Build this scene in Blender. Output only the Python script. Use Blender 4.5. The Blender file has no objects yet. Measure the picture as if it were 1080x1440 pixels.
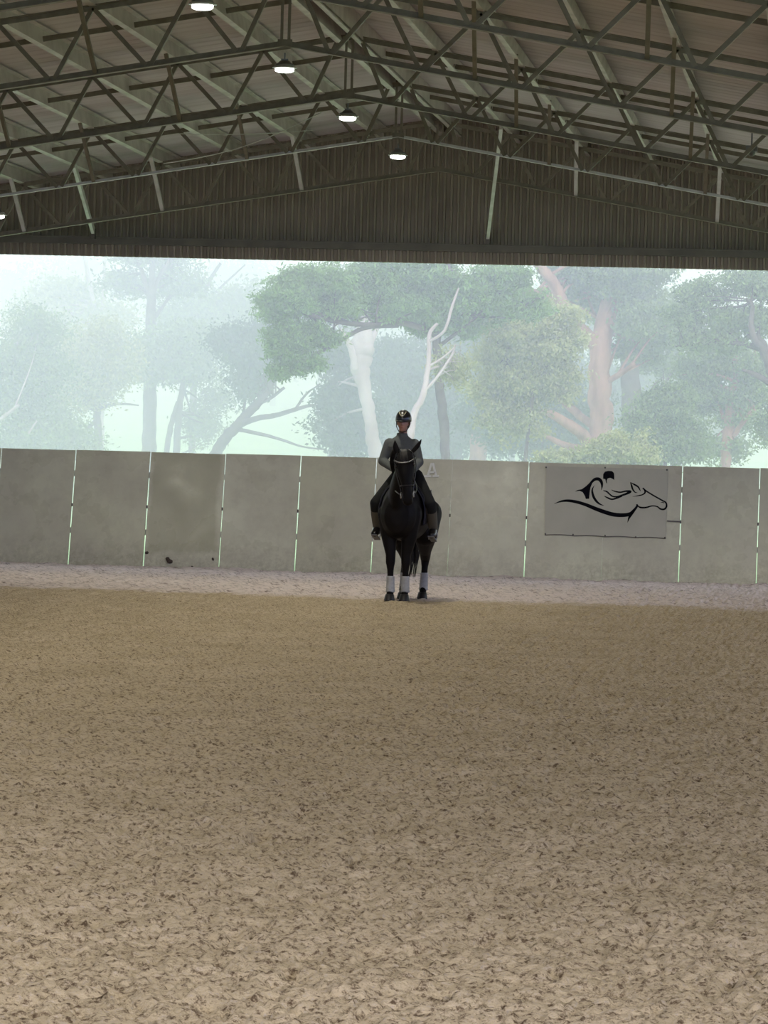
import bpy, bmesh, math, random
import numpy as np
from mathutils import Vector, Matrix
random.seed(7); rng = np.random.default_rng(7)
SC = bpy.context.scene; COL = SC.collection
PI = math.pi

# ---------------------------------------------------------------- camera
FPX, YAW, PITCH, ROLL, EYE = 5613.0, .1117, -.0084, .0274, 1.5
CF = Vector((-math.sin(YAW)*math.cos(PITCH), math.cos(YAW)*math.cos(PITCH), math.sin(PITCH)))
CR = Vector((math.cos(YAW), math.sin(YAW), 0)); CU = CR.cross(CF)
cam = bpy.data.cameras.new('camera'); cam_o = bpy.data.objects.new('camera', cam); COL.objects.link(cam_o)
cam.sensor_fit = 'HORIZONTAL'; cam.sensor_width = 36; cam.lens = 36*FPX/1080; cam.clip_end = 3000; cam.clip_start = .2
cr, sr = math.cos(ROLL), math.sin(ROLL)
R2 = CR*cr + CU*sr; U2 = CU*cr - CR*sr
M = Matrix((R2, U2, -CF)).transposed().to_4x4(); M.translation = Vector((0, 0, EYE))
cam_o.matrix_world = M
SC.camera = cam_o

def at(px, py, Y):
    """a point of the place at distance Y along the hall, from measurements on the photograph"""
    u, v = (px-540)/FPX, (720-py)/FPX
    d = CF + R2*u + U2*v
    return Vector((0, 0, EYE)) + d*(Y/d.y)

# ---------------------------------------------------------------- light
w = bpy.data.worlds.new('world'); SC.world = w; w.use_nodes = True
nt = w.node_tree; nt.nodes.clear()
out = nt.nodes.new('ShaderNodeOutputWorld'); bg = nt.nodes.new('ShaderNodeBackground')
tc = nt.nodes.new('ShaderNodeTexCoord'); sp = nt.nodes.new('ShaderNodeSeparateXYZ'); rp = nt.nodes.new('ShaderNodeValToRGB')
nt.links.new(tc.outputs['Generated'], sp.inputs[0]); nt.links.new(sp.outputs['Z'], rp.inputs[0])
nt.links.new(rp.outputs[0], bg.inputs[0]); nt.links.new(bg.outputs[0], out.inputs[0])
rp.color_ramp.elements[0].position = 0; rp.color_ramp.elements[0].color = (.43, .53, 1.0, 1)
rp.color_ramp.elements[1].position = 1; rp.color_ramp.elements[1].color = (.84, .87, 1.0, 1)
bg.inputs[1].default_value = 2.85
sun = bpy.data.lights.new('sun', 'SUN'); sun.energy = 3.7; sun.angle = math.radians(30); sun.color = (1, .95, .88)
so = bpy.data.objects.new('sun', sun); COL.objects.link(so)
so.rotation_euler = Vector((-.5, 1, -.55)).to_track_quat('-Z', 'Y').to_euler()
SC.view_settings.view_transform = 'Standard'; SC.view_settings.look = 'None'
SC.view_settings.gamma = 1; SC.view_settings.use_curve_mapping = False
SC.view_settings.exposure = 0.0
SC.cycles.use_denoising = True
SC.cycles.volume_bounces = 3; SC.cycles.max_bounces = 8; SC.cycles.diffuse_bounces = 4; SC.cycles.transparent_max_bounces = 8
LAMP_W = 130

# ---------------------------------------------------------------- materials
def mat(name, col, rough=.7, metal=0., spec=.5, col2=None, scale=5., detail=4, bump=0., bscale=None, island=None, contrast=(.35, .65), stretch=None, transl=0.):
    m = bpy.data.materials.new(name); m.use_nodes = True; t = m.node_tree; b = t.nodes['Principled BSDF']
    b.inputs['Roughness'].default_value = rough; b.inputs['Metallic'].default_value = metal
    b.inputs['Specular IOR Level'].default_value = spec
    b.inputs['Base Color'].default_value = (*col, 1)
    tc = t.nodes.new('ShaderNodeTexCoord'); mp = t.nodes.new('ShaderNodeMapping'); t.links.new(tc.outputs['Object'], mp.inputs[0])
    if stretch: mp.inputs['Scale'].default_value = stretch
    src = None
    if col2 is not None:
        n = t.nodes.new('ShaderNodeTexNoise'); n.inputs['Scale'].default_value = scale; n.inputs['Detail'].default_value = detail
        t.links.new(mp.outputs[0], n.inputs['Vector'])
        r = t.nodes.new('ShaderNodeValToRGB'); r.color_ramp.elements[0].position = contrast[0]; r.color_ramp.elements[1].position = contrast[1]
        r.color_ramp.elements[0].color = (*col, 1); r.color_ramp.elements[1].color = (*col2, 1)
        t.links.new(n.outputs['Fac'], r.inputs[0]); src = r.outputs[0]
        t.links.new(src, b.inputs['Base Color'])
    if island is not None:
        g = t.nodes.new('ShaderNodeNewGeometry'); hs = t.nodes.new('ShaderNodeMix'); hs.data_type = 'RGBA'
        t.links.new(g.outputs['Random Per Island'], hs.inputs[0])
        if src: t.links.new(src, hs.inputs[6])
        else: hs.inputs[6].default_value = (*col, 1)
        hs.inputs[7].default_value = (*island, 1); t.links.new(hs.outputs[2], b.inputs['Base Color']); src = hs.outputs[2]
    if bump:
        n2 = t.nodes.new('ShaderNodeTexNoise'); n2.inputs['Scale'].default_value = bscale or scale*4; n2.inputs['Detail'].default_value = 5
        t.links.new(mp.outputs[0], n2.inputs['Vector'])
        bp = t.nodes.new('ShaderNodeBump'); bp.inputs['Strength'].default_value = 1; bp.inputs['Distance'].default_value = bump
        t.links.new(n2.outputs['Fac'], bp.inputs['Height']); t.links.new(bp.outputs[0], b.inputs['Normal'])
    if transl:
        tr = t.nodes.new('ShaderNodeBsdfTranslucent'); mx = t.nodes.new('ShaderNodeMixShader'); mx.inputs[0].default_value = transl
        if src: t.links.new(src, tr.inputs[0])
        else: tr.inputs[0].default_value = (*col, 1)
        o = [x for x in t.nodes if x.type == 'OUTPUT_MATERIAL'][0]
        t.links.new(b.outputs[0], mx.inputs[1]); t.links.new(tr.outputs[0], mx.inputs[2]); t.links.new(mx.outputs[0], o.inputs[0])
    return m

def emit(name, col, s):
    m = bpy.data.materials.new(name); m.use_nodes = True; t = m.node_tree; b = t.nodes['Principled BSDF']
    b.inputs['Base Color'].default_value = (*col, 1); b.inputs['Emission Color'].default_value = (*col, 1); b.inputs['Emission Strength'].default_value = s
    return m

M_TRUSS = mat('olive_painted_steel', (.15, .13, .095), .5, .1, .4, (.20, .178, .14), 8)
M_TRUSSB = mat('dusty_brown_steel', (.21, .185, .15), .6, .1, .3, (.26, .23, .19), 8)
M_PURLIN = mat('galvanised_purlin', (.42, .375, .35), .45, .3, .5, (.56, .51, .48), 3, bump=.002)
M_BRACE = mat('galvanised_brace', (.50, .49, .47), .5, .25, .5, (.62, .61, .6), 6)
M_ROOF = mat('roof_lining', (.46, .415, .42), .7, 0, .3, (.54, .495, .51), .6, 5, stretch=(1, 5, 1), bump=.012, bscale=1.2)
M_GABLE = mat('ribbed_cladding', (.26, .228, .185), .5, 0, .4, (.32, .28, .23), 1.5, 5)
M_GIRT = mat('dark_girt', (.13, .125, .11), .6, .1, .4, (.17, .16, .14), 3)
M_BOLT = mat('bolt_steel', (.12, .11, .10), .5, .6)
M_BLACKV = mat('black_vinyl', (.006, .006, .008), .8, 0, .05)
M_GREYV = mat('grey_ghost_print', (.33, .33, .28), .6)
M_RING = mat('horse_black_coat', (.005, .004, .004), .6, 0, .12, (.008, .006, .005), 6)

# ---------------------------------------------------------------- mesh helpers
def link(name, me, m=None, parent=None):
    o = bpy.data.objects.new(name, me); COL.objects.link(o)
    if m is not None and isinstance(me, bpy.types.Mesh) and not me.materials: me.materials.append(m)
    if parent is not None: o.parent = parent
    return o

def tag(o, label=None, cat=None, group=None, kind=None):
    if label: o['label'] = label
    if cat: o['category'] = cat
    if group: o['group'] = group
    if kind: o['kind'] = kind
    return o

def empty(name, loc=(0, 0, 0), rz=0, **k):
    o = bpy.data.objects.new(name, None); COL.objects.link(o); o.location = loc; o.rotation_euler = (0, 0, rz); o.empty_display_size = .1
    return tag(o, **k)

def me_from(vs, fs, name='mesh', smooth=False):
    me = bpy.data.meshes.new(name); me.from_pydata([tuple(v) for v in vs], [], fs); me.update()
    if smooth: me.shade_smooth()
    return me

class MB:
    def __init__(s): s.v = []; s.f = []
    def box(s, c, size, rot=None):
        c = Vector(c); h = Vector(size)/2; n = len(s.v)
        for x in (-1, 1):
            for y in (-1, 1):
                for z in (-1, 1):
                    p = Vector((x*h.x, y*h.y, z*h.z)); p = rot @ p if rot else p; s.v.append(c+p)
        s.f += [tuple(n+i for i in q) for q in ((0, 1, 3, 2), (4, 6, 7, 5), (0, 4, 5, 1), (2, 3, 7, 6), (0, 2, 6, 4), (1, 5, 7, 3))]
        return s
    def bar(s, a, b, wd, hh, up=(0, 0, 1), sec=None):
        """bar from a to b; cross-section wd (side) x hh (up) or a polygon sec"""
        a, b = Vector(a), Vector(b); d = (b-a).normalized(); up = Vector(up)
        sd = d.cross(up)
        if sd.length < 1e-4: sd = d.cross(Vector((0, 1, 0)))
        sd.normalize(); u = sd.cross(d).normalized()
        sec = sec or [(-wd/2, -hh/2), (wd/2, -hh/2), (wd/2, hh/2), (-wd/2, hh/2)]
        n = len(s.v); k = len(sec)
        for p in (a, b):
            for (x, y) in sec: s.v.append(p + sd*x + u*y)
        for i in range(k): s.f.append((n+i, n+(i+1) % k, n+k+(i+1) % k, n+k+i))
        s.f.append(tuple(n+i for i in reversed(range(k)))); s.f.append(tuple(n+k+i for i in range(k)))
        return s
    def tube(s, pts, rad, k=8, rough=0., squash=None):
        pts = [Vector(p) for p in pts]; n0 = len(s.v); N = len(pts)
        ref = Vector((.3, 1, .2)).normalized()
        for i, p in enumerate(pts):
            d = (pts[min(i+1, N-1)]-pts[max(i-1, 0)]).normalized()
            a = d.cross(ref)
            if a.length < .05: a = d.cross(Vector((1, 0, 0)))
            a.normalize(); b = d.cross(a)
            for j in range(k):
                t = 2*PI*j/k; r = rad[i]*(1+rough*random.uniform(-1, 1))
                s.v.append(p + a*math.cos(t)*r + b*math.sin(t)*r)
        for i in range(N-1):
            for j in range(k):
                q = n0+i*k
                s.f.append((q+j, q+(j+1) % k, q+k+(j+1) % k, q+k+j))
        s.f.append(tuple(n0+j for j in reversed(range(k)))); s.f.append(tuple(n0+(N-1)*k+j for j in range(k)))
        return s
    def loft(s, secs, k=20):
        """secs: list of (centre, axis_a * half, axis_b * half): elliptical sections, rounded closed ends"""
        n0 = len(s.v); N = len(secs)
        for c, a, b in secs:
            c, a, b = Vector(c), Vector(a), Vector(b)
            for j in range(k):
                t = 2*PI*j/k; s.v.append(c + a*math.cos(t) + b*math.sin(t))
        for i in range(N-1):
            for j in range(k):
                q = n0+i*k; s.f.append((q+j, q+(j+1) % k, q+k+(j+1) % k, q+k+j))
        s.f.append(tuple(n0+j for j in reversed(range(k)))); s.f.append(tuple(n0+(N-1)*k+j for j in range(k)))
        return s
    def ball(s, c, r, k=12, rot=None):
        c = Vector(c); r = Vector(r) if hasattr(r, '__len__') else Vector((r, r, r)); n0 = len(s.v); m = k//2+1
        for i in range(1, m):
            ph = PI*i/m
            for j in range(k):
                t = 2*PI*j/k; p = Vector((r.x*math.sin(ph)*math.cos(t), r.y*math.sin(ph)*math.sin(t), r.z*math.cos(ph)))
                s.v.append(c + (rot @ p if rot else p))
        a = len(s.v); p = Vector((0, 0, r.z)); s.v.append(c+(rot @ p if rot else p)); s.v.append(c-(rot @ p if rot else p))
        for i in range(m-2):
            for j in range(k):
                q = n0+i*k; s.f.append((q+j, q+k+j, q+k+(j+1) % k, q+(j+1) % k))
        for j in range(k):
            s.f.append((a, n0+j, n0+(j+1) % k)); q = n0+(m-2)*k; s.f.append((a+1, q+(j+1) % k, q+j))
        return s
    def capsule(s, a, b, ra, rb, k=12):
        a, b = Vector(a), Vector(b); d = (b-a).normalized()
        x = d.cross(Vector((0, 1, 0)));  x = x if x.length > .1 else d.cross(Vector((1, 0, 0))); x.normalize(); y = d.cross(x)
        S = []
        for e in (-1., -.8, -.4): S.append((a+d*ra*e, x*ra*max(.15, math.sqrt(1-e*e)), y*ra*max(.15, math.sqrt(1-e*e))))
        S.append((a, x*ra, y*ra)); S.append((b, x*rb, y*rb))
        for e in (.4, .8, 1.): S.append((b+d*rb*e, x*rb*max(.15, math.sqrt(1-e*e)), y*rb*max(.15, math.sqrt(1-e*e))))
        return s.loft(S, k)
    def chain(s, pts, rad, k=12):
        for i in range(len(pts)-1): s.capsule(pts[i], pts[i+1], rad[i], rad[i+1], k)
        return s
    def build(s, name, m, parent=None, smooth=False, bevel=0):
        o = link(name, me_from(s.v, s.f, name, smooth), m, parent)
        if bevel:
            b = o.modifiers.new('b', 'BEVEL'); b.width = bevel; b.segments = 2; b.limit_method = 'ANGLE'
        return o
    def organic(s, name, m, parent=None, voxel=.012, smooth=4):
        """fuse everything into one continuous skin"""
        me = me_from(s.v, s.f, name); o = link(name, me, None)
        r = o.modifiers.new('r', 'REMESH'); r.mode = 'VOXEL'; r.voxel_size = voxel; r.use_smooth_shade = True
        k = o.modifiers.new('s', 'SMOOTH'); k.iterations = smooth; k.factor = .6
        dg = bpy.context.evaluated_depsgraph_get(); dg.update()
        new = bpy.data.meshes.new_from_object(o.evaluated_get(dg)); new.name = name
        o.modifiers.clear(); o.data = new; new.materials.clear(); new.materials.append(m); new.shade_smooth()
        bpy.data.meshes.remove(me)
        if parent is not None: o.parent = parent
        return o

# ---------------------------------------------------------------- place constants
YW = 61.93          # foot of the far kick wall
XR = -6.07          # ridge line
ZB = 6.213          # bottom chord at the ridge
SL = .167           # roof slope
TD = .72            # truss depth
T0, TS = 37.48, 5.712   # first visible truss, spacing
XL, XE = XR-12.4, XR+12.4
ROOF_Y0 = 5.0
ZROOF = ZB+TD+.24   # underside of sheeting at the ridge
def zroof(x): return ZROOF-abs(x-XR)*SL
H, LEAN = 1.8212, .2221

# ---------------------------------------------------------------- floor: churned sand, real relief
def vnoise(x, y, seed):
    xi, yi = np.floor(x).astype(np.int64), np.floor(y).astype(np.int64); fx, fy = x-xi, y-yi
    fx = fx*fx*(3-2*fx); fy = fy*fy*(3-2*fy)
    def h(a, b):
        n = (a*374761393 + b*668265263 + seed*974634777) & 0xffffffff
        n = ((n ^ (n >> 13))*1274126177) & 0xffffffff
        return ((n ^ (n >> 16)) & 0xffff)/65535.
    return (h(xi, yi)*(1-fx)+h(xi+1, yi)*fx)*(1-fy)+(h(xi, yi+1)*(1-fx)+h(xi+1, yi+1)*fx)*fy
def sand_h(x, y):
    wx = x+.03*vnoise(x*7, y*7, 91); wy = y+.03*vnoise(x*7, y*7, 92)
    a = vnoise(wx*3.1, wy*3.1, 1)-.5; b = vnoise(wx*8, wy*8, 2)-.5; c = vnoise(wx*19, wy*19, 3)-.5; d = vnoise(wx*43, wy*43, 4)-.5
    pit = np.clip(vnoise(wx*6.5, wy*6.5, 7)-.72, 0, 1)*.15 + np.clip(vnoise(wx*16, wy*16, 8)-.64, 0, 1)*.12
    lump = np.clip(vnoise(wx*30, wy*30, 9)-.60, 0, 1)*.04
    e = vnoise(wx*88, wy*88, 5)-.5
    return .014*a + .018*b + .017*c + .020*d + .014*e - pit + lump
def grid_mesh(name, xs, ys, zf):
    X, Y = np.meshgrid(xs, ys); Z = zf(X, Y)
    n, m = len(xs), len(ys)
    me = bpy.data.meshes.new(name); me.vertices.add(n*m); me.vertices.foreach_set('co', np.stack([X, Y, Z], -1).reshape(-1).astype(np.float32))
    i = np.arange((n-1)*(m-1)); r, c = i//(n-1), i % (n-1); a = r*n+c
    q = np.stack([a, a+1, a+n+1, a+n], -1).astype(np.int32)
    me.loops.add(q.size); me.loops.foreach_set('vertex_index', q.reshape(-1)); me.polygons.add(len(q))
    me.polygons.foreach_set('loop_start', np.arange(len(q), dtype=np.int32)*4); me.polygons.foreach_set('loop_total', np.full(len(q), 4, np.int32))
    me.update(calc_edges=True); me.shade_smooth(); return me

ys = [2.0]
while ys[-1] < 9.5: ys.append(ys[-1]+.25)
while ys[-1] < YW-.02:
    ys.append(ys[-1]+max(.018, ys[-1]*ys[-1]*.00013))
ys[-1] = YW+.02
xs = np.concatenate([np.arange(XL, -13.4, .3), np.arange(-13.2, -7.0, .04), np.arange(-7.0, -2.9, .025), np.arange(-2.9, .6, .014), np.arange(.6, 2.4, .035), np.arange(2.5, XE+.2, .3)])
def floor_z(X, Y):
    fade = np.clip((Y-60.9)/1.0, 0, 1)
    edge = np.clip((YW-Y)/.35, 0, 1)
    return sand_h(X, Y)*(1-.4*fade) + (1-edge)*.05*(vnoise(X*2.2, Y*2, 17))
fl = link('floor', grid_mesh('floor', xs, np.array(ys), floor_z)); tag(fl, 'churned pale brown arena sand marked by hooves', kind='structure')
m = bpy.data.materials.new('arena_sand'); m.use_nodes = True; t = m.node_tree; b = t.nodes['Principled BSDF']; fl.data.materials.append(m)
b.inputs['Roughness'].default_value = .95; b.inputs['Specular IOR Level'].default_value = .1
tc = t.nodes.new('ShaderNodeTexCoord')
def noise(t, vec, scale, detail=5, rough=.6, lo=.3, hi=.7):
    n = t.nodes.new('ShaderNodeTexNoise'); n.inputs['Scale'].default_value = scale; n.inputs['Detail'].default_value = detail; n.inputs['Roughness'].default_value = rough
    t.links.new(vec, n.inputs['Vector'])
    r = t.nodes.new('ShaderNodeMapRange'); r.inputs[1].default_value = lo; r.inputs[2].default_value = hi; t.links.new(n.outputs['Fac'], r.inputs[0])
    return r.outputs[0]
def mix(t, fac, a, b):
    x = t.nodes.new('ShaderNodeMix'); x.data_type = 'RGBA'
    for v, i in ((fac, 0), (a, 6), (b, 7)):
        if isinstance(v, tuple): x.inputs[i].default_value = (*v, 1)
        elif isinstance(v, (int, float)): x.inputs[i].default_value = v
        else: t.links.new(v, x.inputs[i])
    return x.outputs[2]
def math_(t, op, a, b=0.):
    x = t.nodes.new('ShaderNodeMath'); x.operation = op
    for v, i in ((a, 0), (b, 1)):
        if isinstance(v, (int, float)): x.inputs[i].default_value = v
        else: t.links.new(v, x.inputs[i])
    return x.outputs[0]
sx = t.nodes.new('ShaderNodeSeparateXYZ'); t.links.new(tc.outputs['Object'], sx.inputs[0])
base = mix(t, noise(t, tc.outputs['Object'], 1.2, 3), (.50, .395, .245), (.61, .485, .32))
base = mix(t, noise(t, tc.outputs['Object'], 30, 8, .8, .40, .50), (.13, .085, .05), base)  # dark flecks put the shade of small pits into the colour
base = mix(t, noise(t, tc.outputs['Object'], 60, 4, .6, .55, .75), base, (.50, .41, .33))
# far-wall track: drier, paler sand with skylight painted into its colour; darker hoof marks
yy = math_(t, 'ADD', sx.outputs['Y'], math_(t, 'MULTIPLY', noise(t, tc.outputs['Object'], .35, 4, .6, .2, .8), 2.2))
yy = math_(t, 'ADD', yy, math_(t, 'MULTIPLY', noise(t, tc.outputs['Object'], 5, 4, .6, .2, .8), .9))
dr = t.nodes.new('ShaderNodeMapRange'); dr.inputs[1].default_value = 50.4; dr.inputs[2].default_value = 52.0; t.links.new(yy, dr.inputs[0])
dry_lit = mix(t, noise(t, tc.outputs['Object'], 5.5, 6, .75, .36, .50), (.25, .19, .16), (.70, .59, .53))
base = mix(t, dr.outputs[0], base, dry_lit)
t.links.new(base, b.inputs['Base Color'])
n2 = t.nodes.new('ShaderNodeTexNoise'); n2.inputs['Scale'].default_value = 48; n2.inputs['Detail'].default_value = 10; n2.inputs['Roughness'].default_value = .72; t.links.new(tc.outputs['Object'], n2.inputs['Vector'])
bp = t.nodes.new('ShaderNodeBump'); bp.inputs['Distance'].default_value = .026; t.links.new(n2.outputs['Fac'], bp.inputs['Height']); t.links.new(bp.outputs[0], b.inputs['Normal'])

# ---------------------------------------------------------------- far kick wall: leaning boards with daylight between them
def wall_mat():
    m = bpy.data.materials.new('painted_kickboard'); m.use_nodes = True; t = m.node_tree; b = t.nodes['Principled BSDF']
    b.inputs['Roughness'].default_value = .42; b.inputs['Specular IOR Level'].default_value = .45
    g = t.nodes.new('ShaderNodeNewGeometry'); P = g.outputs['Position']; s = t.nodes.new('ShaderNodeSeparateXYZ'); t.links.new(P, s.inputs[0])
    oi = t.nodes.new('ShaderNodeObjectInfo')
    c = mix(t, oi.outputs['Random'], (.55, .54, .385), (.62, .61, .475))
    c = mix(t, noise(t, P, .9, 5, .6, .35, .7), c, (.47, .445, .35))
    c = mix(t, math_(t, 'MULTIPLY', noise(t, P, 3.2, 6, .7, .45, .75), .5), c, (.38, .35, .26))
    # water-stained board
    mp = t.nodes.new('ShaderNodeMapping'); t.links.new(P, mp.inputs[0])
    def rng_(o, lo, hi):
        r = t.nodes.new('ShaderNodeMapRange'); r.inputs[1].default_value = lo; r.inputs[2].default_value = hi; t.links.new(o, r.inputs[0]); return r.outputs[0]
    wob = math_(t, 'MULTIPLY', noise(t, P, 2.5, 4, .6, .2, .8), .12)
    xx = math_(t, 'ADD', s.outputs['X'], wob); zz = math_(t, 'ADD', s.outputs['Z'], wob)
    st = math_(t, 'MULTIPLY', math_(t, 'MULTIPLY', rng_(xx, -10.66, -10.60), rng_(xx, -9.50, -9.58)), rng_(zz, .27, .34))
    c = mix(t, math_(t, 'MULTIPLY', st, .6), c, (.36, .345, .23))
    # splashed dirt near the sand
    low = rng_(math_(t, 'ADD', s.outputs['Z'], math_(t, 'MULTIPLY', noise(t, P, 6, 6, .7), .3)), .62, .18)
    gr = math_(t, 'MULTIPLY', low, noise(t, P, 14, 6, .75, .38, .58))
    c = mix(t, math_(t, 'MULTIPLY', gr, .42), c, (.24, .20, .15))
    t.links.new(c, b.inputs['Base Color'])
    t.links.new(math_(t, 'ADD', math_(t, 'MULTIPLY', noise(t, P, 1.3, 4), .22), .20), b.inputs['Roughness'])
    n = t.nodes.new('ShaderNodeTexNoise'); n.inputs['Scale'].default_value = 2; t.links.new(P, n.inputs['Vector'])
    bp = t.nodes.new('ShaderNodeBump'); bp.inputs['Distance'].default_value = .02; bp.inputs['Strength'].default_value = .4; t.links.new(n.outputs['Fac'], bp.inputs['Height']); t.links.new(bp.outputs[0], b.inputs['Normal'])
    return m
M_WALL = wall_mat()
X0, PW = -11.932, 1.2
wb = empty('wall_back', (0, YW, 0), label='pale leaning kickboard wall at the far end of the arena', kind='structure')
gaps = {0: .016, 1: .016, 2: .010, 3: .016, 4: .012, 5: .003, 6: .014, 7: .002, 8: .014, 9: .012}
def wall_pt(x, s, off=0.):  # s: up the leaning face in metres of height, off: out of the face towards the arena
    n = Vector((0, -1, LEAN)).normalized()
    return Vector((x, YW+LEAN*s, s)) + n*off
for k in range(-6, 15):
    gl, gr = gaps.get(k, .012)/2, gaps.get(k+1, .012)/2
    xa, xb = X0+PW*k+gl, X0+PW*(k+1)-gr
    dz = random.uniform(-.006, .006); m_ = MB(); tilt = random.uniform(-.003, .003)
    v = [wall_pt(xa, -.1)-Vector((0, YW, 0)), wall_pt(xb, -.1)-Vector((0, YW, 0)), wall_pt(xb+.004, H+dz+tilt)-Vector((0, YW, 0)), wall_pt(xa+.004, H+dz)-Vector((0, YW, 0))]
    nb = Vector((0, 1, -LEAN)).normalized()*.018
    m_.v = v+[p+nb for p in v]; m_.f = [(0, 1, 2, 3), (7, 6, 5, 4), (0, 4, 5, 1), (3, 2, 6, 7), (0, 3, 7, 4), (1, 5, 6, 2)]
    o = m_.build('wall_panel', M_WALL, wb)
# short rails behind the joints and two bolts at each joint
for k in range(-4, 13):
    x = X0+PW*k
    mb = MB()
    for s in (.95,):
        p = wall_pt(x, s, .004)-Vector((0, YW, 0)); mb.box(p, (.022, .008, .05))
    mb.build('joint_plate', M_BOLT, wb)
# support rails outside
r = MB(); r.bar((XL, LEAN*.55+.07, .55), (XE, LEAN*.55+.07, .55), .05, .09); r.build('support_rail', M_BRACE, wb)
r = MB(); r.bar((XL, LEAN*1.45+.07, 1.45), (XE, LEAN*1.45+.07, 1.45), .05, .09); r.build('support_rail', M_BRACE, wb)

# side walls of the hall (mostly beyond the frame)
for nm, x, sgn in (('wall_left', XL, -1), ('wall_right', XE, 1)):
    e = empty(nm, (x, 0, 0), kind='structure')
    mb = MB(); mb.box((sgn*.2, 32, .9), (.03, 60, 1.85)); mb.build('kickboard', M_WALL, e)
    if sgn < 0:
        mb = MB(); mb.box((sgn*.25, 38, 3.3), (.04, 48, 2.6)); mb.build('left_light_blocker', M_GABLE, e)  # unseen sheeting added on this side to darken the left of the hall
    for j in range(-1, 5):
        mb = MB(); mb.box((sgn*.1, T0+TS*j, 2.2), (.15, .15, 4.4)); mb.build('post', M_TRUSS, e)

# ---------------------------------------------------------------- gable cladding
wg = empty('wall_gable', (0, YW, 0), label='brown ribbed metal gable above the wide opening', kind='structure')
def ribs(x0, width, n, amp, offs=0.):
    P = []; p = width/n
    for i in range(n):
        a = x0+i*p
        P += [(a, 0), (a+.32*p, 0), (a+.42*p, -amp), (a+.72*p, -amp), (a+.82*p, 0)]
    P.append((x0+width, 0)); return P
SW = .76
x = XL
while x < XE-.01:
    wd = min(SW, XE-x); prof = ribs(x, wd, 7, .042); vs = []; fs = []
    for (a, dy) in prof: vs += [(a, .10+dy, 5.12), (a, .10+dy, zroof(a)+.02)]
    for i in range(len(prof)-1): fs.append((2*i, 2*i+2, 2*i+3, 2*i+1))
    o = link('gable_sheet', me_from(vs, fs, 'gable_sheet'), M_GABLE, wg)
    vs = []; fs = []
    for (a, dy) in ribs(x, wd, 7, .042): vs += [(a, .03+dy, 4.874), (a, .02+dy, 5.06), (a, .10+dy, 4.874)]
    for i in range(len(prof)-1): fs += [(3*i, 3*i+3, 3*i+4, 3*i+1), (3*i, 3*i+2, 3*i+5, 3*i+3)]
    link('lintel_sheet', me_from(vs, fs, 'lintel_sheet'), M_GABLE, wg)
    x += SW
mb = MB(); mb.bar((XL, -.06, 5.115), (XE, -.06, 5.115), .16, .11); mb.bar((XL, -.15, 5.165), (XE, -.15, 5.165), .05, .02); mb.build('girt', M_GIRT, wg)

# ---------------------------------------------------------------- roof: sheets, purlins, bridging
ce = empty('ceiling', (XR, 0, ZROOF), label='pale lined sheet roof on steel purlins', kind='structure')
def roof_sheet(side, y0, y1, n, amp=.007):
    vs = []; fs = []; prof = ribs(y0, y1-y0, n, amp)
    L = 12.8
    for (yy_, dz) in prof:
        for u in (0., L/2, L):
            sag = .012*math.sin(yy_*2.1+u)
            vs.append((side*u, yy_, -u*SL-dz+sag*0))
    for i in range(len(prof)-1):
        for j in range(2): q = 3*i+j; fs.append((q, q+1, q+4, q+3))
    return me_from(vs, fs, 'roof_sheet')
for side in (-1, 1):
    y = 32.0
    link('roof_sheet', roof_sheet(side, ROOF_Y0, 32.0, 24), M_ROOF, ce)
    while y < YW+.5:
        link('roof_sheet', roof_sheet(side, y, y+.765, 2, .007), M_ROOF, ce); y += .765
Y_A, Y_B = ROOF_Y0, YW+.1
def zsec(h=.2, f=.07, t=.012):
    return [(-t/2, -h/2), (f, -h/2), (f, -h/2+t*1.4), (t/2, -h/2+t*1.4), (t/2, h/2), (-f, h/2), (-f, h/2-t), (-t/2, h/2-t)]
PX = [.14]+[1.07*k for k in range(1, 12)]
for side in (-1, 1):
    up = Vector((side*SL, 0, 1)).normalized()
    for i, px in enumerate(PX):
        h = .2 if i else .27
        c = Vector((side*px, 0, -px*SL-.02))-up*(h/2)
        sec = zsec(h) if side > 0 else [(-a, b) for a, b in zsec(h)][::-1]
        mb = MB(); mb.bar(c+Vector((0, Y_A, 0)), c+Vector((0, Y_B, 0)), 0, 0, up, sec); mb.build('purlin', M_PURLIN, ce)
    for k in range(-1, 4):
        yb = T0+TS*(k+.43)
        for i in range(len(PX)-1):
            a, b_ = PX[i]+.004, PX[i+1]-.004
            A = Vector((side*a, yb, -a*SL-.15)); B = Vector((side*b_, yb, -b_*SL-.15))
            mb = MB(); mb.bar(A, B, .03, .062); mb.build('bridging_bar', M_TRUSS, ce)
mb = MB(); mb.bar((-.16, Y_A, -.13), (-.16, Y_B, -.13), .02, .3); mb.bar((.16, Y_A, -.13), (.16, Y_B, -.13), .02, .3); mb.build('ridge_plate', M_PURLIN, ce)

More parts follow.
